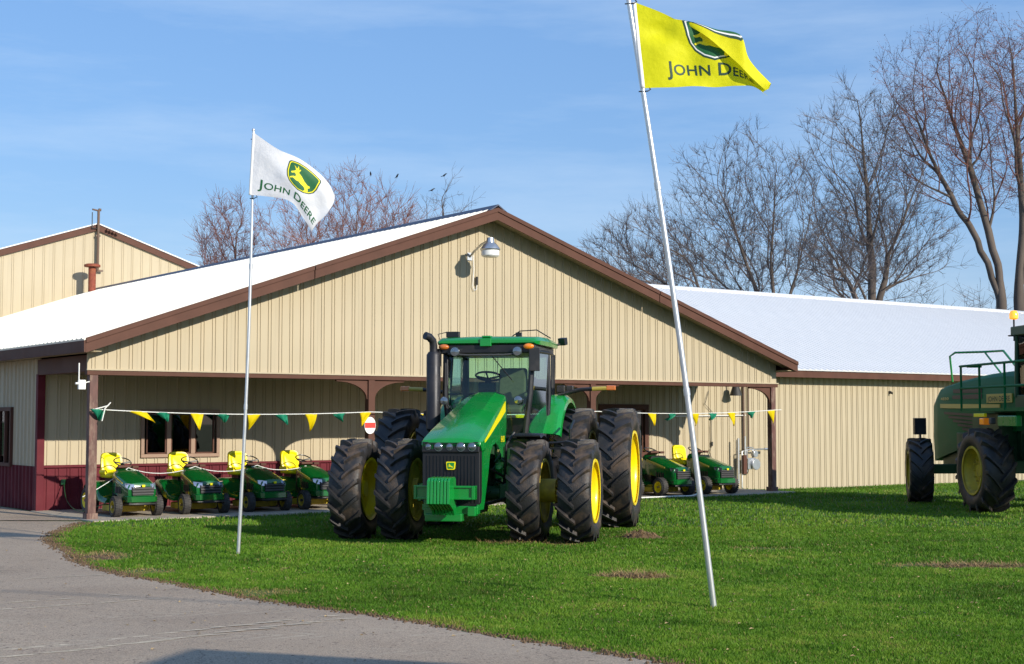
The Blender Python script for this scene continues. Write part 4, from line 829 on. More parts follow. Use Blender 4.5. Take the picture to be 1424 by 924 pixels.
b = MB(); b.tube([(.25, 1.8, 3.06), (.45, 1.7, 3.17), (.7, 1.8, 3.19), (.85, 2.2, 3.08)], .009, 6); b.box((.42, 1.75, 3.12), (.09, .07, .06)); b.build('roof_cable', M['black'], rf)
b = MB(); b.tube([(.05, 1.28, 2.80), (.42, 1.22, 2.38)], .009, 6); b.tube([(.18, 1.3, 2.8), (.18, 1.25, 2.45)], .007, 6); b.build('wiper', M['black'], cab)
# interior
b = MB(); b.prism([(2.25, 2.02), (2.35, 2.06), (2.42, 2.42), (2.50, 2.62), (2.60, 2.60), (2.62, 2.0), (2.3, 1.96)], 'x', -.06, .40); b.prism([(1.95, 1.86), (1.93, 1.96), (2.4, 2.04), (2.5, 1.9)], 'x', -.08, .42); b.box((-.14, 2.2, 2.16), (.09, .36, .08)); b.box((.47, 2.2, 2.16), (.09, .36, .08)); b.build('seat', M['beige'], cab, bevel=.05)
b = MB(); b.lathe([(0.0, .19), (.018, .205), (0.0, .222), (-.018, .205), (0.0, .19)], 28, 'z', (0, 0, 0)); b.tube([(-.2, 0, 0), (0, 0, -.04), (.2, 0, 0)], .015, 6); b.tube([(0, 0, -.04), (0, -.19, 0)], .015, 6); o = b.build('steering_wheel', M['black'], cab, loc=(-.10, 1.86, 2.46), rot=(R(-18), 0, 0))
b = MB(); b.tube([(-.10, 1.86, 2.42), (-.10, 1.72, 2.0), (-.1, 1.6, 1.5)], [.05, .10, .13], 10); b.box((-.1, 1.78, 2.28), (.28, .10, .16)); b.box((.1, 2.05, 1.62), (.9, .5, .35)); b.build('dashboard', M['black'], cab, bevel=.02)
b = MB(); b.box((.60, 2.3, 2.15), (.10, .5, .30)); b.box((.62, 2.0, 2.36), (.04, .2, .18)); b.build('armrest_console', M['dgrey'], cab, bevel=.02)
b = MB(); b.box((.66, 2.6, 1.9), (.1, .3, .5)); b.box((-.5, 2.7, 1.95), (.3, .15, .3)); b.build('cab_trim', M['black'], cab, bevel=.02)
for sx, z in ((-1, 2.06), (1, 2.07)):
    b = MB(); b.lathe([(.05, .03), (.0, .066), (-.015, .06), (-.03, .001)], 18, 'y', (sx * (.66 if sx < 0 else .52), 1.20, z)); b.tube([(sx * .62, 1.24, z - .06), (sx * .56, 1.3, 1.9)], .014, 6); b.build('belt_light', M['lamp'], T)
# exhaust stack
b = MB(); b.tube([(-.84, 1.22, 1.55), (-.84, 1.22, 1.62), (-.84, 1.22, 2.78), (-.84, 1.22, 2.83)], [.06, .112, .112, .08], 24); ex = b.build('exhaust_stack', M['stack'], T)
b = MB(); b.tube([(-.84, 1.22, 2.80), (-.84, 1.22, 2.92), (-.85, 1.20, 3.0), (-.89, 1.14, 3.06), (-.94, 1.08, 3.08)], .062, 18); b.build('exhaust_tip', M['stack'], ex)
b = MB(); b.tube([(-.84, 1.22, 1.58), (-.6, 1.2, 1.45), (-.3, 1.0, 1.4)], .07, 12); b.tube([(-.62, 1.25, 2.3), (-.64, 1.3, 2.75)], .012, 6); b.build('exhaust_elbow', M['stack'], ex)
# rear fenders
for sx in (-1, 1):
    b = MB(); secs = []
    for k in range(19):
        a = R(28 + k * 6.5); rad = 1.17; f_ = lambda rr2: (3.0 - rr2 * math.cos(a), .98 + rr2 * math.sin(a)); y1, z1 = f_(rad); y2, z2 = f_(rad + .03); y3, z3 = f_(rad - .10)
        secs.append([(sx * .74, y1, z1), (sx * .74, y2, z2), (sx * .85, *f_(rad + .035)), (sx * .98, y2, z2 - .01), (sx * 1.04, *f_(rad - .03)), (sx * 1.05, y3, z3), (sx * 1.02, y3, z3), (sx * 1.0, *f_(rad - .03)), (sx * .85, y1, z1)])
    b.loft(secs); b.build('rear_fender', M['green'], T)
    b = MB(); b.bx(min(sx * .70, sx * .78), max(sx * .70, sx * .78), 2.1, 3.7, 1.0, 1.95); b.build('fender_inner_wall', M['green'], T)
    b = MB(); b.tube([(sx * .86, 2.85, 2.17), (sx * 1.25, 2.80, 2.26), (sx * 1.46, 2.8, 2.27)], .032, 8); arm = b.build('marker_arm', M['black'], T)
    b = MB(); b.tube([(sx * 1.44, 2.79, 2.27), (sx * 1.68, 2.78, 2.28)], .036, 8); b.build('reflector_strip', M['ostripe'], arm)
    b = MB(); b.box((sx * 1.75, 2.78, 2.285), (.16, .06, .085)); b.build('marker_lamp', M['amberd'], arm, bevel=.02)
    b = MB(); b.box((sx * .90, 2.9, 2.27), (.14, .10, .12)); b.box((sx * 1.05, 2.9, 2.27), (.12, .10, .12)); b.build('fender_light', M['black'], T, bevel=.02)
# steps and tank
b = MB(); b.bx(.66, 1.05, 1.0, 2.1, .62, 1.15); b.build('fuel_tank', M['black'], T, bevel=.06)
b = MB()
for z in (.42, .72, 1.02, 1.30): b.bx(.86, 1.30, 1.55, 1.85, z, z + .03)
b.tube([(.88, 1.55, .42), (.88, 1.55, 1.55)], .02, 8); b.tube([(1.28, 1.55, .42), (1.28, 1.55, 1.62), (1.28, 1.9, 1.75)], .02, 8); b.tube([(.9, 1.5, 1.40), (1.28, 1.5, 1.42)], .018, 8); b.build('cab_steps', M['black'], T)

# ------------------------------------------------------------------ lawn tractors
def mower_tyre(D, w, rr, m_):
    k = ('mt', D, w)
    if k in MESH: return MESH[k]
    Rr = D / 2; b = MB(); b.lathe([(-w * .36, rr - .01), (-w * .47, rr + .02), (-w * .5, rr + .5 * (Rr - rr)), (-w * .42, Rr - .025), (-w * .25, Rr - .004), (0, Rr), (w * .25, Rr - .004), (w * .42, Rr - .025), (w * .5, rr + .5 * (Rr - rr)), (w * .47, rr + .02), (w * .36, rr - .01)], 32)
    for i in range(26):
        a = 2 * PI * i / 26
        for sd in (-1, 1): aa = a + (.12 if sd > 0 else 0); b.box((sd * w * .22, -(Rr - .002) * math.cos(aa), (Rr - .002) * math.sin(aa)), (w * .34, .012, .03), (-aa, 0, 0) if False else (PI / 2 - aa if False else -aa, 0, 0))
    MESH[k] = b.mesh('tyre', m_, 40); return MESH[k]
def mower_wheel(parent, x, y, D, w, rr, out, rimm, spin=0, yaw=0):
    r_ = bpy.data.objects.new('wheel', None); COL.objects.link(r_); r_.parent = parent; r_.location = (x, y, D / 2 - .004); r_.rotation_euler = (spin, 0, yaw)
    obj('tyre', mower_tyre(D, w, rr, M['mtyre']), r_)
    b = MB(); o = out; b.lathe([(o * w * .42, rr), (o * w * .46, rr - .004), (o * w * .40, rr - .018), (o * w * .10, rr - .035), (o * w * .05, rr * .45), (o * w * .2, rr * .35), (o * w * .22, .001)], 28); b.lathe([(-o * w * .42, rr), (-o * w * .3, rr - .03), (0, rr - .04), (0, .001)], 28); b.build('rim', rimm, r_)
    b = MB(); b.tube([(o * w * .15, 0, 0), (o * w * .5, 0, 0)], .028, 10); b.build('hub', M['lamp'], r_)
def make_mower(kind):
    big = kind == 'garden'; m = empty('lawn_tractor')
    k = 1.12 if big else 1.0
    G = M['green2']; fD, fw, ft = (.42, .17, .42) if big else (.37, .155, .385); rD, rw = (.56, .26) if big else (.50, .22); wb = 1.28 * k
    for sx in (-1, 1):
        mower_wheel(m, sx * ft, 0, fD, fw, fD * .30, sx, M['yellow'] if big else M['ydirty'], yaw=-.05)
        mower_wheel(m, sx * .40 * k, wb, rD, rw, rD * .29, sx, M['yellow'])
    # hood: rounded nose, widening backwards
    def sec(y, hw, zt, zb, sh):
        pts = []
        for t in (0, .08, .2, .35, .5, .65, .8, .92, 1): a = PI * t; pts.append((-hw * math.copysign(abs(math.cos(a)) ** .55, math.cos(a)), y, zb + (zt - zb) * (.62 + .38 * math.sin(a) ** .8 if 0 < t < 1 else .62)))
        return [(-hw * .96, y, zb)] + pts + [(hw * .96, y, zb)]
    if big: st = ((-.30, .235, .60, .36, 0), (-.27, .265, .66, .34, 0), (-.12, .28, .70, .36, 0), (.2, .285, .79, .42, 0), (.5, .275, .87, .46, 0), (.78, .255, .93, .48, 0), (.84, .23, .94, .5, 0))
    else: st = ((-.28, .23, .56, .30, 0), (-.255, .262, .615, .28, 0), (-.12, .275, .66, .30, 0), (.1, .285, .725, .34, 0), (.32, .28, .79, .38, 0), (.52, .255, .835, .42, 0), (.58, .225, .845, .44, 0))
    b = MB(); b.loft([sec(*a) for a in st]); hood = b.build('hood', G, m, smooth=40)
    y0 = st[0][0]; zt = st[0][2]
    b = MB(); b.prism([(-.19, .37), (.19, .37), (.215, .54 if not big else .57), (-.215, .54 if not big else .57)], 'y', y0 - .03, y0 + .05); gr = b.build('grille', M['mesh'], m, bevel=.008)
    for i in range(4 if big else 3): z = .40 + i * (.05 if not big else .048); b = MB(); b.bx(-.20, .20, y0 - .05, y0 - .028, z, z + .024); b.build('grille_bar', M['dgrey'], gr, bevel=.004)
    for sx in (-1, 1):
        b = MB(); c = [(sx * .17, y0 - .04, .495), (sx * .17, y0 - .035, .585), (sx * .262, y0 + .02, .60), (sx * .284, y0 + .13, .60), (sx * .284, y0 + .11, .535), (sx * .25, y0 + .0, .495)]
        if big: c = [(p_[0], p_[1], p_[2] + .04) for p_ in c]
        b.add(c + [(p_[0] * .85, p_[1] + .05, p_[2]) for p_ in c], [(0, 1, 2, 3, 4, 5), (6, 7, 8, 9, 10, 11)] + [(i, (i + 1) % 6, 6 + (i + 1) % 6, 6 + i) for i in range(6)]); b.build('headlight', M['lampb'] if not big else M['lamp'], m, bevel=.004)
        # vent on hood side, stripe
        b = MB(); xs = .287
        for i in range(4): b.box((sx * .279, .06 + i * .075, .47), (.02, .045, .12), (0, 0, 0))
        b.build('side_vent', M['mesh'], m)
        b = MB(); pts = ((-.02, .60, .008, .2835), (.2, .66, .014, .287), (.45, .72, .018, .281)) if not big else ((.0, .64, .012, .284), (.3, .72, .02, .287), (.65, .79, .03, .272))
        b.loft([[(sx * (h_ + .004), y, z - q), (sx * (h_ + .004), y, z + q), (sx * h_ * .97, y, z + q), (sx * h_ * .97, y, z - q)] for y, z, q, h_ in pts]); b.build('side_stripe', M['ostripe'], m)
    b = MB(); b.prism(sc([(-.5, .4), (.5, .4), (.42, -.45), (-.42, -.45)], .06, 0, .555 if not big else .585, .05), 'y', y0 - .055, y0 - .03); b.build('badge', M['stripe'], m, bevel=.004)
    # lower nose and bumper
    def nsec(z, hw, yy): return [(-hw, yy + .30, z), (-hw, yy + .06, z), (-hw * .8, yy, z), (0, yy - .02, z), (hw * .8, yy, z), (hw, yy + .06, z), (hw, yy + .30, z)]
    b = MB(); b.loft([nsec(.24, .24, y0 - .02), nsec(.27, .275, y0 - .06), nsec(.36, .28, y0 - .055), nsec(.385, .25, y0 - .02)]); b.build('front_cowl', G, m)
    b = MB(); b.tube([(-.26, y0 + .2, .235), (-.25, y0 - .03, .235), (0, y0 - .09, .235), (.25, y0 - .03, .235), (.26, y0 + .2, .235)], .018, 8); b.build('bumper', M['black'], m)
    b = MB(); b.tube([(-ft, 0, fD / 2), (-.2, 0, fD / 2 + .04), (.2, 0, fD / 2 + .04), (ft, 0, fD / 2)], .025, 8); b.bx(-.17, .17, -.2, wb + .2, .2, .36); b.build('chassis', M['black'], m, bevel=.01)
    # mower deck
    dp = [(-.36, .40), (-.30, .14), (-.1, .10), (.1, .10), (.30, .14), (.42, .34), (.42, .66), (.30, .80), (0, .84), (-.30, .80), (-.37, .66)]
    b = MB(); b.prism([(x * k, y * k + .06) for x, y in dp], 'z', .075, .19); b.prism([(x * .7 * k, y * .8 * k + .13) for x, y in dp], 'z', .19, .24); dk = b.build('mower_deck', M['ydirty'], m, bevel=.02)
    b = MB(); b.tube([(-.25, .3, .26), (-.25, .3, .30)], .07, 12); b.tube([(.25, .3, .26), (.25, .3, .30)], .07, 12); b.build('pulley', M['black'], dk)
    # body: running boards and rear fenders
    def fs(y, hw, zt_, zb): return [(-hw, y, zb), (-hw * 1.0, y, zt_ - .05), (-hw * .9, y, zt_), (0, y, zt_ + .01), (hw * .9, y, zt_), (hw, y, zt_ - .05), (hw, y, zb)]
    o_ = .10 * (k - 1) * 8 if big else 0
    b = MB(); b.loft([fs(.50 + o_, .40, .30, .22), (fs(.62 + o_, .42, .32, .23)), fs(.76 + o_, .43, .36, .25), fs(.90 + o_, .45, .50, .30), fs(1.02 + o_, .46, .58, .38), fs(1.28 + o_, .47, .60, .42), fs(1.50 + o_, .45, .55, .36), fs(1.62 + o_, .36, .42, .30)]); b.build('fender_body', G, m, smooth=45)
    b = MB(); b.loft([fs(.45 + o_ * .8, .24, .80 * k, .3), fs(.62 + o_, .22, .78 * k, .3), fs(.72 + o_, .17, .55, .3)]); b.build('dash_tower', M['black'] , m)
    b = MB(); b.box((-.02, .60 + o_, .855 * k), (.26, .16, .05), (-.4, 0, 0)); b.box((.16, .52 + o_, .87 * k), (.12, .10, .05)); b.build('instrument_panel', M['trim'], m, bevel=.01)
    # steering wheel
    b = MB(); b.lathe([(0, .145), (.013, .157), (0, .170), (-.013, .157), (0, .145)], 26, 'z'); b.tube([(-.15, 0, 0), (0, 0, -.03), (.15, 0, 0)], .014, 6); b.tube([(0, 0, -.03), (0, -.15, 0)], .014, 6); b.tube([(0, 0, -.03), (0, 0, -.16)], .03, 8); b.build('steering_wheel', M['black'], m, loc=(0, .72 + o_, .96 * k ** .5 if not big else 1.02), rot=(R(28 if not big else 22), 0, 0))
    # seat
    b = MB(); yb = 1.30 + o_; z0 = .66
    def rr(cx_, cz_, hw, hh, y, e=.45, n=16, tilt=0): return [(cx_ + hw * math.copysign(abs(math.cos(q)) ** e, math.cos(q)), y + tilt * math.sin(q), cz_ + hh * math.copysign(abs(math.sin(q)) ** e, math.sin(q))) for q in [2 * PI * (k_ + .5) / n for k_ in range(n)]]
    b.loft([rr(0, z0 + .05, hw, hh, yb + y_) for y_, hw, hh in ((-.42, .10, .02), (-.41, .17, .045), (-.36, .205, .06), (-.2, .215, .06), (.0, .21, .06), (.04, .17, .04))])
    for x_ in (-.2, .2): b.loft([rr(x_, z0 + .10, .03, .045, yb + y_, .8) for y_ in (-.30, -.28, -.05, .0)])
    b.loft([rr(0, z0 + .26, hw, hh, yb + y_, .5, 16, .05) for y_, hw, hh in ((-.065, .12, .12), (-.055, .155, .15), (-.035, .165, .165), (-.034, .20, .20), (.02, .205, .205), (.05, .17, .17))])
    b.build('seat', M['seat'], m, smooth=50)
    b = MB(); b.bx(-.12, .12, yb - .3, yb, .55, .67); b.build('seat_bracket', M['black'], m)
    return m
m1 = make_mower('lawn')
index_tree()
labs = ['yellow-seated lawn tractor beside the left corner porch post', 'lawn tractor below the left half of the triple window, second of the row', 'lawn tractor just right of the white flag pole, third of the row', 'lawn tractor partly hidden by the big tractor\'s left tyres']
for i, (u, v, dz) in enumerate(((.92, .25, 0), (2.22, .22, 0), (3.50, .2, 0), (4.68, .22, 0))):
    o = m1 if i == 0 else copy_tree(m1); o.location = BW(u, v, .002)[:]; o.rotation_euler = (0, 0, BR + (0, -.02, .015, .03)[i]); tag(o, labs[i], 'lawn mower', 'small lawn tractors parked under the left porch')
m2 = make_mower('garden'); index_tree()
labs = ['garden tractor mostly hidden behind the big tractor\'s rear tyre', 'garden tractor with long sloping hood, left of the leaning pole', 'garden tractor behind the leaning pole, nearest the gas meter']
for i, (u, v) in enumerate(((12.10, -.12), (13.62, -.16), (15.02, -.15))):
    o = m2 if i == 0 else copy_tree(m2); o.location = BW(u, v, .002)[:]; o.rotation_euler = (0, 0, BR + (.02, 0, -.03)[i]); tag(o, labs[i], 'lawn mower', 'garden tractors parked under the right porch')
# rope through the mowers, hose on the ground
b = MB(); pts = []
stops = [(.1, .75, .35), (.95, .75, .86), (1.6, .8, .74), (2.25, .72, .86), (2.9, .8, .75), (3.53, .7, .86), (4.1, .75, .76), (4.7, .7, .86)]
for (a, c) in zip(stops, stops[1:]):
    for k in range(6): t = k / 6; pts.append(BW(a[0] + (c[0] - a[0]) * t, a[1] + (c[1] - a[1]) * t, a[2] + (c[2] - a[2]) * t - .03 * math.sin(PI * t)))
b.tube(pts, .0075, 6); o = b.build('security_rope', M['rope']); tag(o, 'white rope looped between the steering columns of the left mowers', 'rope')
b = MB(); hp = [(10.3, -.60, .015), (11.2, -.66, .015), (12.0, -.64, .015), (12.7, -.62, .015), (13.3, -.60, .015), (13.75, -.66, .02), (14.0, -.62, .12), (14.1, -.52, .26), (14.15, -.35, .36)]
b.tube([catmull([BW(*p) for p in hp], k / 50) for k in range(51)], .016, 8); o = b.build('white_hose', M['rope']); tag(o, 'white hose lying along the slab edge by the right mowers', 'hose')
b = MB(); b.tube([BW(-.02 + .0, -.2, .02), BW(-.3, .3, .15), BW(-.45, 1.4, .3), BW(-.5, 2.2, .62), BW(-.42, BV - .1, .6)], .012, 6) if False else None
b = MB(); b.tube([catmull([BW(*p) for p in ((.5, .55, .25), (.3, 1.4, .05), (.35, 2.3, .2), (.45, 2.8, .52))], k / 20) for k in range(21)], .009, 6); b.box(BW(.45, 2.83, .54), (.07, .07, .1)); o = b.build('tap_hose', M['dgreen']); tag(o, 'green hose running from a tap on the maroon wall at the left corner', 'hose')

# ------------------------------------------------------------------ sprayer at the right
S = empty('sprayer', (9.05, 27.8, -.03), R(5.0), 'dark green self-propelled sprayer cut off by the right edge of the photo', 'sprayer')
wheel(S, 0, 0, 1.63, .60, .46, 15, -1, .04, M['ydirty'], 's', None, lug=.075, sweep=.42)
wheel(S, 3.0, 0, 1.63, .60, .46, 15, 1, .04, M['ydirty'], 's', None, lug=.075, sweep=.42)
f1 = wheel(S, .0, 3.45, 1.40, .50, .40, 15, -1, .04, M['ydirty'], 's', None, sweep=.4); f1.rotation_euler = (0, 0, R(-15)); f2 = wheel(S, 3.0, 3.45, 1.40, .50, .40, 15, 1, .04, M['ydirty'], 's', None, sweep=.4)
def sh(y, zt, zb, x0=.78, x1=2.2, rnd=.22):
    return [(x0, y, zb), (x0 - .02, y, zb + .35 * (zt - zb)), (x0 - .01, y, zt - rnd * 1.4), (x0 + .06, y, zt - rnd * .55), (x0 + rnd * .9, y, zt - .05), (x0 + rnd * 2, y, zt), (x1 - rnd * 2, y, zt), (x1 - rnd * .9, y, zt - .05), (x1 - .06, y, zt - rnd * .55), (x1 + .01, y, zt - rnd * 1.4), (x1, y, zb)]
b = MB(); b.loft([sh(*a) for a in ((.3, 2.74, 1.55), (1.2, 2.76, 1.5), (2.4, 2.73, 1.3), (3.4, 2.66, 1.1), (4.3, 2.56, .93), (4.66, 2.38, .86, .82, 2.16), (4.80, 2.10, .92, .90, 2.08))]); hd = b.build('hood', M['green3'], S, smooth=40)
for (z, y0, y1, hh) in ((2.38, 1.9, 3.4, .055), (2.25, 1.9, 3.45, .05)):
    b = MB(); b.loft([[(.755, y0, z - hh), (.755, y0, z + hh), (.80, y0, z + hh), (.80, y0, z - hh)], [(.755, y1, z - hh * .6), (.755, y1, z + hh * .8), (.80, y1, z + hh * .8), (.80, y1, z - hh * .6)]]); b.build('hood_vent', M['mesh'], S)
for k in range(6):
    b = MB(); z = 1.92 - k * .085; a, c = 1.6 + k * .02, 3.9 - k * .25; b.loft([[(.742, a, z - .10), (.742, a, z - .045), (.79, a, z - .045), (.79, a, z - .10)], [(.742, c, z - .025), (.742, c, z + .025), (.79, c, z + .025), (.79, c, z - .025)]]); b.build('side_louvre', M['mesh'], S)
b = MB(); b.loft([[(.738, 1.0, 1.98), (.738, 1.0, 2.08), (.79, 1.0, 2.08), (.79, 1.0, 1.98)], [(.738, 4.1, 2.03), (.738, 4.1, 2.12), (.79, 4.1, 2.12), (.79, 4.1, 2.03)]]); b.build('side_stripe', M['ostripe'], S)
b = MB(); b.bx(.735, .775, .42, 1.62, 2.11, 2.29); ns = b.build('name_strip', M['ostripe'], S, bevel=.004)
v_, f_ = text_polys('JOHN DEERE', .15); mxv = max(p[0] for p in v_); bb = MB(); bb.add([(.732, 1.55 - x * 1.05 / mxv, 2.14 + y) for x, y in v_], f_); bb.build('lettering', M['prdark'], ns, smooth=0)
v_, f_ = text_polys('4830', .12); mxv = max(p[0] for p in v_); bb = MB(); bb.add([(.732, 4.05 - x * .45 / mxv, 2.2 + y * .7) for x, y in v_], f_); bb.build('model_number', M['ostripe'], S, smooth=0)
b = MB(); b.bx(.9, 2.1, -1.5, 3.9, .95, 1.5); b.bx(.1, 2.9, 3.3, 3.6, .62, .82); b.bx(.1, 2.9, -.15, .15, .75, 1.0); b.box((.9, 3.0, 1.25), (.3, .5, .5)); b.bx(.86, 2.12, .3, 4.3, .78, 1.6); b.bx(.5, .9, .5, 1.8, .9, 1.9); b.build('chassis', M['dgreen'], S, bevel=.02)
b = MB(); b.tube([(.2, 3.9, 1.2), (.2, 3.9, 1.7)], .025, 8); b.box((.19, 3.9, 1.63), (.26, .12, .36)); b.build('front_marker_box', M['black'], S, bevel=.015)
# platform and rails
b = MB(); b.bx(.05, .78, -2.2, 1.3, 1.93, 2.0); b.build('side_platform', M['green3'], S)
b = MB()
for z in (2.40, 2.84): b.tube([(.06, 1.3, z), (.06, -2.2, z)], .024, 8)
for y in (1.25, .35, -.8, -2.1): b.tube([(.06, y, 1.95), (.06, y, 2.84)], .024, 8)
b.tube([(.2, 1.28, 2.84), (.5, 1.28, 2.84)], .024, 8); b.build('guard_rail', M['green3'], S)
b = MB(); b.tube([(.95, 3.9, 2.6), (.9, 3.9, 3.16), (1.0, 3.85, 3.24)], .024, 8); b.tube([(1.0, 3.85, 3.24), (1.3, 3.0, 3.22), (1.5, 2.5, 3.22), (1.45, 1.6, 2.75)], .024, 8); b.tube([(1.3, 3.0, 3.22), (1.3, 2.2, 2.75)], .02, 8); b.build('hand_rail', M['green'], S)
b = MB(); b.tube([(1.45, .6, 2.75), (1.35, 1.0, 3.0), (1.3, 1.2, 3.02)], .10, 14); b.build('air_intake_pipe', M['green3'], S)
# cab
b = MB(); b.bx(.72, 2.25, -1.6, .25, 1.95, 2.25); b.bx(.70, 2.27, -1.65, .35, 3.40, 3.58)
for x in (.74, 2.22):
    for y in (.2, -1.55): b.tube([(x, y, 2.2), (x + (.03 if x < 1 else -.03), y, 3.42)], .05, 8)
b.build('cab', M['dgreen'], S, bevel=.02)
b = MB(); b.bx(.76, .775, -1.5, .15, 2.25, 3.42); b.bx(.8, 2.2, .17, .185, 2.25, 3.42); b.bx(.8, 2.2, -1.55, -1.535, 2.25, 3.42); b.build('cab_glass', M['pane'], S)
b = MB(); b.bx(.85, 2.15, -1.45, .1, 2.2, 2.9); b.build('cab_interior', M['room'], S)
b = MB(); b.tube([(.72, .22, 3.3), (.72, .22, 3.72)], .018, 8); b.tube([(.6, .22, 3.4), (.75, .22, 3.4)], .015, 6); bc = b.build('beacon_stem', M['black'], S)
b = MB(); b.lathe([(0, .06), (.02, .085), (.10, .085), (.16, .06), (.18, .001)], 20, 'z', (.72, .22, 3.72)); b.build('beacon', M['amberl'], bc)
b = MB(); b.box((.02, .25, 1.86), (.06, .5, .07)); o = b.build('reflector', M['stripe'], S, bevel=.01); b = MB(); b.box((.0, .0, 1.74), (.14, .2, .13)); b.build('side_lamp', M['amber'], S, bevel=.02)
b = MB(); b.box((0, -.35, 1.75), (.10, .12, .12)); b.build('rear_lamp', M['dgrey'], S, bevel=.02); b = MB(); b.box((.05, -1.0, 1.75), (.12, .8, .20)); b.build('lamp_bracket', M['green'], S, bevel=.02)
b = MB(); b.bx(1.0, 2.0, -4.2, -1.8, 1.3, 2.6); b.build('spray_tank', M['green3'], S, bevel=.2)

# ------------------------------------------------------------------ soil and dry clumps
def clump(name, c, rx, ry, h, label, cat, straw, seed, nst):
    r_ = np.random.RandomState(seed); b = MB()
    def fn(i, j):
        a = 2 * PI * i; q = j; x = rx * q * math.cos(a) * (1 + .2 * math.sin(3 * a + seed)); y = ry * q * math.sin(a) * (1 + .2 * math.cos(2 * a + seed))
        z = h * (1 - q * q) * (1 + .5 * math.sin(x * 31 + seed) * math.cos(y * 37)) + .012 * r_.rand() - .02 * q; return (x, y, z)
    b.grid(fn, 30, 8)
    for k in range(nst):
        a = r_.rand() * 2 * PI; q = r_.rand() ** .5; x, y = rx * q * math.cos(a), ry * q * math.sin(a); L = .05 + .09 * r_.rand(); d = r_.rand() * 2 * PI; e = (r_.rand() - .2) * .9
        z = h * (1 - q * q) + .01; b.c = 1; p = (x + L * math.cos(d), y + L * math.sin(d), max(.01, z + L * e)); wx, wy = -.004 * math.sin(d), .004 * math.cos(d)
        b.add([(x - wx, y - wy, z), (x + wx, y + wy, z), p], [(0, 1, 2)])
    b.c = 0; o = b.build(name, [M['soil'], straw], loc=(c[0], c[1], gz(*c) + .0), smooth=0, fix=False); tag(o, label, cat, kind='stuff')
M['straw'] = mat('dry_straw', (0.34, 0.22, 0.09), .9, var=.3, vscale=30)
clump('soil_mound', (1.92, 21.9), .33, .28, .09, 'brown mound of soil on the grass below the rear tyre', 'soil', M['straw'], 1, 250)
clump('dry_grass_clump', (1.36, 16.4), .42, .26, .035, 'clump of dry pulled grass on the lawn left of the leaning pole', 'dry grass', M['straw'], 2, 900)
clump('straw_patch', (5.6, 17.7), .75, .22, .02, 'bare straw-coloured patch on the lawn at the right', 'dry grass', M['straw'], 3, 900)
clump('bare_soil_patch', (-5.35, 18.9), .38, .45, .02, 'bare brown soil patch at the lawn edge near the left porch', 'soil', M['straw'], 4, 300)
clump('muddy_ruts', (.2, 20.9), .7, .18, .02, 'muddy torn grass under the big tractor\'s front', 'soil', M['straw'], 6, 350)
# leaves / litter
b = MB(); lr = random.Random(9)
for k in range(800):
    y = lr.uniform(10, 27); x = lr.uniform(-.4, .4) * y
    a = lr.random() * 6.28; s_ = lr.uniform(.010, .026); z = gz(x, y) + (.035 if x > edge_x(y) else .016); c_, n_ = math.cos(a) * s_, math.sin(a) * s_
    uu, vv2 = uv_of(x, y)
    if vv2 > -.6: continue
    if x < edge_x(y) and lr.random() < .6: continue
    b.add([(x - c_, y - n_, z), (x + n_ * .6, y - c_ * .6, z + .008), (x + c_, y + n_, z + .004), (x - n_ * .6, y + c_ * .6, z + .012)], [(0, 1, 2, 3)])
o = b.build('fallen_leaves', mat('dry_leaf', (.38, .27, .13), .8, var=.4, vscale=3), smooth=0, fix=False); tag(o, 'scattered small dry leaves on the lawn and driveway', 'leaves', kind='stuff')
# concrete chips / fringe of crumbled soil at the lawn edge
b = MB(); fr_ = random.Random(21)
for k in range(2600):
    y = fr_.uniform(10, 25); x = edge_x(y) + fr_.gauss(.02, .07); s_ = fr_.uniform(.006, .022); z = gz(x, y) + .012
    b.add([(x - s_, y, z), (x, y - s_, z), (x + s_, y, z), (x, y + s_, z), (x, y, z + s_)], [(0, 1, 4), (1, 2, 4), (2, 3, 4), (3, 0, 4)])
o = b.build('crumbled_soil', M['soil'], smooth=0, fix=False); tag(o, 'crumbled soil fringe between driveway and lawn', 'soil', kind='stuff')

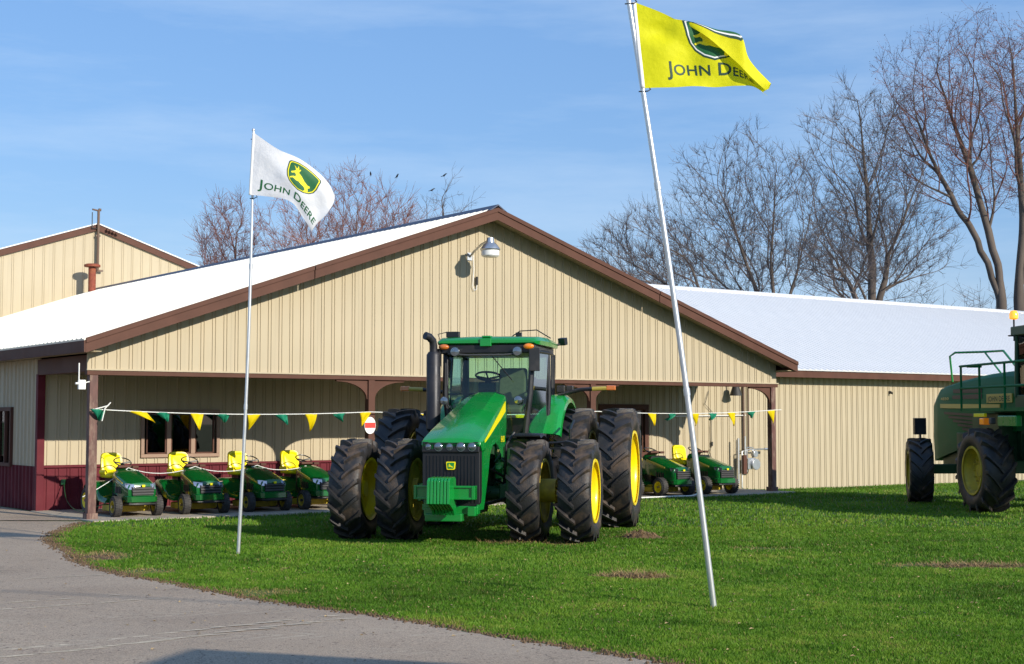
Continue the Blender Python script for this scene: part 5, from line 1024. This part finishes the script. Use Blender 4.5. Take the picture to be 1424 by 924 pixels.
# ------------------------------------------------------------------ trees
def bark(name, c): return mat(name, c, .9, var=.3, vscale=3, stretch=(1, 1, .2))
BARK = bark('grey_brown_bark', (.105, .082, .066)); TWIG_R = bark('reddish_twigs', (.195, .085, .062)); TWIG_G = bark('grey_twigs', (.13, .10, .088)); TWIG_O = bark('orange_red_twigs', (.27, .115, .075)); BUD = bark('dark_red_buds', (.22, .07, .055))
def tree(label, base, stems, env, N, seed, twigm, alpha=.42, r0=.24, budm=None, ntw=4, twl=.8, droop=0.0):
    """stems: polylines (offsets from base) that start the trunk; env: crown ellipsoids (cx, cy, cz, rx, ry, rz); branches connect points inside the crown to the stems"""
    R_ = np.random.RandomState(seed); root = empty('bare_tree', base, 0, label, 'tree'); ns = np.random.RandomState(seed + 1)
    P, par, plen, isT = [], [], [], []
    for st in stems:
        pts = [catmull([Vector(p) for p in st], k / 14) for k in range(15)]; prev = -1; L = 0
        if P and pts[0].z > .5: q0 = np.array(pts[0]); prev = int(np.argmin([np.linalg.norm(p_ - q0) for p_ in P])); L = plen[prev]
        for k, p in enumerate(pts):
            q = np.array(p) + (ns.normal(0, .035, 3) if k else 0)
            if prev >= 0: L += np.linalg.norm(q - P[prev])
            P.append(q); par.append(prev); plen.append(L); isT.append(True); prev = len(P) - 1
    cand = []
    tot = sum(e[3] * e[4] * e[5] for e in env)
    for e in env:
        n = int(.64 * N * e[3] * e[4] * e[5] / tot); d = R_.normal(0, 1, (n, 3)); d /= np.linalg.norm(d, axis=1)[:, None]; r = R_.rand(n) ** .42
        cand.append(np.array(e[:3]) + d * r[:, None] * np.array(e[3:6]) * (1 + .16 * np.sin(d[:, 0:1] * 7 + seed) * np.cos(d[:, 2:3] * 6)))
    C = np.concatenate(cand); o = np.array(stems[0][-1]) * 0 + np.array([0, 0, stems[0][1][2]]); C = C[np.argsort(np.linalg.norm(C - np.array([0, 0, 1.0]), axis=1))]
    n0 = len(P); A = np.zeros((n0 + len(C), 3)); A[:n0] = P; PL = np.zeros(n0 + len(C)); PL[:n0] = plen
    lowb = np.zeros(n0 + len(C)); lowb[:n0] = [1e3 if p[2] < stems[0][1][2] * .9 else 0 for p in P]
    for k, c in enumerate(C):
        m = n0 + k; df = c - A[:m]; d = np.sqrt((df ** 2).sum(1)); cost = d + alpha * PL[:m] + lowb[:m] + np.clip(-df[:, 2], 0, None) * 1.3; i_ = int(np.argmin(cost)); A[m] = c; par.append(i_); PL[m] = PL[i_] + d[i_]; isT.append(False)
    n = len(A); ch = [[] for _ in range(n)]
    for k in range(n):
        if par[k] >= 0: ch[par[k]].append(k)
    w = np.ones(n)
    for k in range(n - 1, -1, -1):
        if par[k] >= 0: w[par[k]] += w[k] * (1 if par[k] < k else 0)
    for it in range(3):   # relax kinks
        B = A.copy()
        for k in range(n):
            if par[k] >= 0 and ch[k] and not isT[k]: b_ = max(ch[k], key=lambda q: w[q]); B[k] = A[k] * .5 + (A[par[k]] + A[b_]) * .25
        A = B
    rad = np.maximum(.009, r0 * (w / w.max()) ** .56); trunk = MB(); crown = MB(); tips = []
    def sub(pts, rs):
        if len(pts) < 3: return pts, rs
        o_ = []; q_ = []
        V_ = [Vector(p) for p in pts]; m_ = len(V_) - 1
        for a in range(m_ * 2 + 1): t = a / (m_ * 2); o_.append(catmull(V_, t)); x = min(t * m_, m_ - 1e-6); i_ = int(x); q_.append(rs[i_] + (rs[i_ + 1] - rs[i_]) * (x - i_))
        return o_, q_
    heads = [k for k in range(n) if par[k] < 0]; stack = [(h, None) for h in heads]
    while stack:
        k, p0 = stack.pop(); pts = [] if p0 is None else [A[p0]]; rs = [] if p0 is None else [min(rad[p0], rad[k] * 1.25)]; cur = k; trunky = isT[k]
        while True:
            pts.append(A[cur]); rs.append(rad[cur])
            if not ch[cur]: break
            nxt = sorted([q for q in ch[cur] if isT[q]], key=lambda q: -w[q]) if isT[cur] else []
            b_ = nxt[0] if nxt else max(ch[cur], key=lambda q: w[q])
            for q in ch[cur]:
                if q != b_: stack.append((q, cur))
            cur = b_
        pts, rs = sub(pts, rs); rs = list(rs); rs[-1] = .005
        big = rs[0] > .06; (trunk if big else crown).tube(pts, rs, 10 if big else 5 if rs[0] > .025 else 3, caps=False)
    for k in range(n0, n):
        if rad[k] > .03 and R_.rand() < .6: continue
        d = Vector(A[k] - A[par[k]]); d = d.normalized() if d.length > 1e-6 else Vector((0, 0, 1))
        for q in range(ntw + (2 if not ch[k] else 0)):
            dd = (d + Vector(R_.normal(0, .55, 3)) + Vector((0, 0, .25 - droop))).normalized(); L = twl * R_.uniform(.35, 1.1); a = Vector(A[k]); b_ = a + dd * L * .5 + Vector(R_.normal(0, .03, 3)); c = b_ + (dd + Vector(R_.normal(0, .25, 3)) + Vector((0, 0, .15 - droop))).normalized() * L * .5
            crown.tube([a, b_, c], [.007, .0055, .0035], 3, caps=False); tips.append(c)
            e = b_ + (dd + Vector(R_.normal(0, .6, 3))).normalized() * L * .35; crown.tube([b_, e], [.005, .003], 3, caps=False)
    trunk.build('trunk', BARK, root, smooth=60, fix=False); crown.build('crown', twigm, root, smooth=0, fix=False)
    if budm:
        bb = MB()
        for p in tips:
            for q in range(2):
                s_ = R_.uniform(.012, .03); c = p + Vector(R_.normal(0, .05, 3)); bb.add([c + Vector((s_, 0, 0)), c + Vector((-s_ * .5, s_, 0)), c + Vector((-s_ * .3, -s_ * .4, s_))], [(0, 1, 2)])
        bb.build('buds', budm, root, smooth=0, fix=False)
    return root, [p + Vector(base) for p in tips]
tips_all = []
TR = [
    ('slender bare tree with pinkish twigs above the left roof end', (-12.1, 62, -.2), [[(0, 0, 0), (0, 0, 4), (.1, 0, 7), (.3, 0, 10)]], [(-.1, 0, 8.6, 1.55, 1.5, 2.9)], 620, 11, TWIG_R, dict(r0=.12)),
    ('broad bare tree with orange-red twigs behind the white flag', (-6.9, 60, -.2), [[(0, 0, 0), (0, 0, 3), (-1.1, .2, 6), (-1.7, 0, 10)], [(0, 0, 2), (.1, 0, 4), (.2, 0, 7), (.5, 0, 11)], [(0, 0, 2.5), (.6, 0, 4.5), (1.3, 0, 7), (2.0, .3, 10.5)]], [(-.6, 0, 8.7, 3.5, 2.6, 3.7), (1.6, 0, 8.3, 2.0, 2.0, 3.3)], 1700, 12, TWIG_O, dict(r0=.16, ntw=4, twl=.9)),
    ('small sparse grey tree just left of the gable peak', (-3.0, 66, -.2), [[(0, 0, 0), (0, 0, 5), (.2, 0, 8), (-.2, 0, 12)]], [(0, 0, 10.0, 1.7, 1.5, 2.8)], 170, 13, TWIG_G, dict(r0=.12, ntw=2)),
    ('low twisted bare tree leaning left over the right slope of the gable', (8.3, 60, -.2), [[(0, 0, 0), (-.1, 0, 5), (-.9, 0, 8.3), (-3.2, .2, 10.0)], [(.1, 0, 3), (.1, .1, 7), (-.4, 0, 8.5), (-.5, 0, 10.2)]], [(-2.7, 0, 8.7, 2.7, 2.2, 2.0), (-2.6, 0, 7.3, 2.4, 2, 1.2)], 950, 14, TWIG_G, dict(r0=.16)),
    ('three-stemmed bare tree behind the wing roof right of the tall pole', (11.2, 62, -.2), [[(0, 0, 0), (-.2, 0, 5), (-.9, 0, 8), (-2.3, 0, 12)], [(.1, 0, 1), (.1, 0, 6), (0, 0, 9), (.2, 0, 13)], [(.2, 0, 2), (.5, 0, 6), (1.2, 0, 9), (2.1, 0, 12.5)]], [(-.9, 0, 10.7, 3.9, 3.0, 3.6), (-1.0, 0, 8.6, 3.6, 2.6, 1.6)], 1500, 15, TWIG_G, dict(r0=.18)),
    ('tall bushy bare tree with many rising limbs above the wing roof', (16.1, 64, -.2), [[(0, 0, 0), (-.05, 0, 6), (-.2, 0, 10), (-.6, 0, 16)], [(.05, 0, 5.5), (.25, 0, 7.5), (1.0, .1, 10), (2.4, 0, 13.5)]], [(-.3, 0, 12.2, 3.0, 2.6, 4.8), (.3, 0, 9.7, 3.6, 2.6, 2.6)], 1900, 16, TWIG_G, dict(r0=.27)),
    ('small forked bare tree between the two larger trees over the wing', (14.3, 58, -.2), [[(0, 0, 0), (-.1, 0, 5), (-.9, 0, 7.6), (-2.0, 0, 9.3)]], [(-1.2, 0, 8.2, 1.9, 1.5, 1.7)], 330, 18, TWIG_G, dict(r0=.13)),
    ('tallest bare tree at the right edge with drooping reddish budded twigs', (22.3, 66, -.2), [[(0, 0, 0), (.05, 0, 7), (-.6, 0, 11), (-2.6, .3, 18)], [(.95, 0, 0), (.9, 0, 7), (1.1, 0, 13), (.6, 0, 19.5)], [(-.05, 0, 7.5), (-.9, 0, 10), (-2.0, 0, 11.8), (-3.0, 0, 14)], [(.9, 0, 8), (1.9, 0, 11), (3.1, 0, 15), (4.2, .3, 18.5)]], [(.6, 0, 15.8, 6.2, 3.8, 4.9), (-3.2, 0, 15.5, 2.7, 2.2, 2.9)], 2600, 17, TWIG_R, dict(r0=.25, budm=BUD, droop=.35, ntw=3, twl=1.0)),
    ('thin bare tree low at the right edge behind the tallest one', (25.6, 60, -.2), [[(0, 0, 0), (0, 0, 4), (-.3, 0, 7), (-.6, 0, 10.5)]], [(-.5, 0, 8.5, 2.6, 2, 2.6)], 420, 19, TWIG_R, dict(r0=.12)),
]
for lab, base, st, env, N_, sd, tw, kw in TR:
    root, tp = tree(lab, base, st, env, N_, sd, tw, **kw); tips_all.append(tp)
# scrubby brush behind the wing roof, too tangled to count
def brush():
    r_ = random.Random(40); b = MB()
    for k in range(330):
        x = r_.uniform(5, 34); y = r_.uniform(68, 80); h = r_.uniform(4.5, 8.6); p = Vector((x, y, -.2)); top = p + Vector((r_.gauss(0, .8), r_.gauss(0, .5), h)); b.tube([p, p.lerp(top, .5) + Vector((r_.gauss(0, .2), 0, 0)), top], [.05, .03, .006], 3, caps=False)
        for q in range(16):
            t = r_.uniform(.35, 1); c = p.lerp(top, t); L = r_.uniform(.5, 1.6); d = Vector((r_.gauss(0, 1), r_.gauss(0, .6), r_.uniform(.1, 1.2))).normalized(); e = c + d * L; b.tube([c, e], [.012, .004], 3, caps=False)
            for z in range(2): s_ = c.lerp(e, r_.uniform(.3, .9)); b.tube([s_, s_ + Vector((r_.gauss(0, .3), r_.gauss(0, .3), r_.uniform(.1, .5)))], [.007, .003], 3, caps=False)
    o = b.build('brush_thicket', TWIG_G, smooth=0, fix=False); tag(o, 'tangle of thin bare brush low behind the wing roof', 'brush', kind='stuff')
brush()
# birds on the twig tips
def to_pix(p):
    c = math.cos(math.atan(121.5 / 2015)); s_ = math.sin(math.atan(121.5 / 2015)); z = p.z - EYE; d = p.y * c + z * s_; return 712 + 2015 * p.x / d, 462 - 2015 * (-p.y * s_ + z * c) / d
bl = ['small black bird on the top twigs of the orange-red tree, left one', 'small black bird on the top twigs of the orange-red tree, right one', 'small black bird on the topmost twig of the sparse grey tree', 'small black bird just below the topmost one in the sparse grey tree']
used = set()
for i, (bx_, by_, ti) in enumerate(((513, 243, 1), (545, 250, 1), (602, 248, 2), (599, 258, 2))):
    best = min((p for p in tips_all[ti] if tuple(p) not in used), key=lambda p: (to_pix(p)[0] - bx_) ** 2 + 2 * (to_pix(p)[1] - by_) ** 2); used.add(tuple(best))
    br = empty('bird', best[:], .6 * i, bl[i], 'bird', 'black birds perched in the bare trees')
    b = MB(); b.loft([[(r_ * math.cos(a) * .8, y, .09 + z + r_ * math.sin(a)) for a in [2 * PI * q / 10 for q in range(10)]] for y, z, r_ in ((-.15, .09, .012), (-.11, .095, .038), (-.06, .06, .045), (0, .01, .065), (.07, -.02, .05), (.12, -.035, .022), (.24, -.07, .016), (.25, -.072, .004))]); b.tube([(0, 0, .05), (0, .0, -.02)], .006, 4); b.build('body', M['bird'], br); br.scale = (.75,) * 3
    b = MB(); b.tube([(0, -.14, .18), (0, -.20, .175)], [.014, .002], 6); b.build('beak', M['bird'], br)

# ------------------------------------------------------------------ roadside power line off to the right of the frame; its shadow crosses lawn and drive
def upole(x, y, lab):
    p = empty('utility_pole', (x, y, 0), -.3, lab, 'utility pole', 'utility poles of the overhead line')
    b = MB(); b.tube([(0, 0, -.3), (0, 0, 9)], [.15, .10], 12); b.build('pole', M['wood'], p); b = MB(); b.box((0, 0, 8.3), (.1, 1.6, .1)); b.build('crossarm', M['wood'], p)
upole(42, -10.6, 'wooden utility pole standing beyond the right side of the lawn'); upole(-26, 13.5, 'wooden utility pole standing beyond the left side of the driveway')
b = MB(); pts = []
for k in range(41): t = k / 40; pts.append((42 - 68 * t, -9.9 + 24.1 * t, 8.3 - 4 * .45 * t * (1 - t)))
b.tube(pts, .02, 6); o = b.build('overhead_wire', M['wire']); tag(o, 'thin overhead wire crossing high above lawn and driveway', 'wire')

# ------------------------------------------------------------------ enclosed trailer parked outside the right edge; its shadow reaches the drive
ta = math.atan2(-.30, .955); E_ = empty('cargo_trailer', (3.50, 5.74, 0), ta, 'white enclosed cargo trailer parked beside the lawn, out of frame at the right', 'trailer')
b = MB(); b.bx(0, 6.2, -2.35, 0, .55, 3.22); b.build('body', M['white'], E_, bevel=.05)
b = MB()
for k in range(14): b.bx(.3 + k * .43, .33 + k * .43, -.004, .012, .62, 3.22); b.bx(.3 + k * .43, .33 + k * .43, -2.362, -2.346, .62, 3.22)
b.build('side_rib', M['galv'], E_)['kind'] = 'stuff'
b = MB(); b.bx(-.02, 6.22, -2.37, .02, .48, .56); b.bx(-.02, 6.22, -2.37, .02, 3.20, 3.25); b.build('frame_rail', M['galv'], E_)
b = MB(); b.bx(-.03, 0, -2.2, -.15, .62, 3.2); b.build('rear_door', M['white'], E_, bevel=.01)
b = MB(); b.tube([(6.2, -2.0, .5), (7.4, -1.17, .5), (6.2, -.35, .5)], .05, 8); b.tube([(7.1, -1.17, .5), (7.1, -1.17, .02)], .04, 8); b.build('tow_hitch', M['black'], E_)
for sx, o_ in ((.12, 1), (-2.47, -1)):
    for x in (2.8, 3.7):
        w_ = bpy.data.objects.new('wheel', None); COL.objects.link(w_); w_.parent = E_; w_.location = (x, sx - .12 * o_, .36); w_.rotation_euler = (0, 0, PI / 2); obj('tyre', mower_tyre(.72, .22, .24, M['mtyre']), w_)
        b = MB(); b.lathe([(.08, .23), (.02, .2), (.03, .08), (.05, .001)], 24); b.lathe([(-.08, .23), (-.02, .2), (-.03, .08), (-.05, .001)], 24); b.build('rim', M['galv'], w_)
    b = MB(); b.prism([(2.3, .62), (2.35, .80), (4.15, .80), (4.2, .62), (4.1, .74), (2.4, .74)], 'y', sx - .12 * o_ - .14, sx - .12 * o_ + .14); b.build('wheel_arch', M['black'], E_)

# dried mud prints left by lugged tyres on the drive
b = MB(); mr = random.Random(31)
for (x0, y0, x1, y1, n, amp, L) in ((-3.9, 10.9, -1.5, 13.0, 15, .10, .34), (-4.1, 11.2, -1.55, 13.25, 15, .10, .26), (-5.0, 13.55, -3.4, 14.5, 8, .06, .26), (-4.9, 14.1, -3.9, 14.75, 6, .05, .2), (-5.4, 16.2, -4.6, 16.6, 5, .04, .2)):
    for k in range(n):
        t = (k + mr.uniform(-.15, .15)) / n; x = x0 + (x1 - x0) * t; y = y0 + (y1 - y0) * (max(0, t) ** 1.15) + mr.uniform(-.02, .02)
        if mr.random() < .12: continue
        l = L * mr.uniform(.5, 1.1); a = mr.uniform(.42, .56); seg = 7; V = []
        for q in range(seg + 1):
            f = q / seg; cx, cy = x + l * f * math.cos(a), y + l * f * math.sin(a) * .9; h = .020 * math.sin(PI * min(.98, max(.06, f))) ** .5 * mr.uniform(.5, 1.1)
            V += [(cx - h * math.sin(a), cy + h * math.cos(a) * 1.3, gz(cx, cy) + .0155), (cx + h * math.sin(a), cy - h * math.cos(a) * 1.3, gz(cx, cy) + .0155)]
        b.add(V, [(2 * q, 2 * q + 1, 2 * q + 3, 2 * q + 2) for q in range(seg)])
o = b.build('mud_prints', mat('dried_mud', (.60, .50, .36), .95, var=.2, vscale=40), smooth=0, fix=False); tag(o, 'pale dried mud tread prints on the driveway', 'mud', kind='stuff')
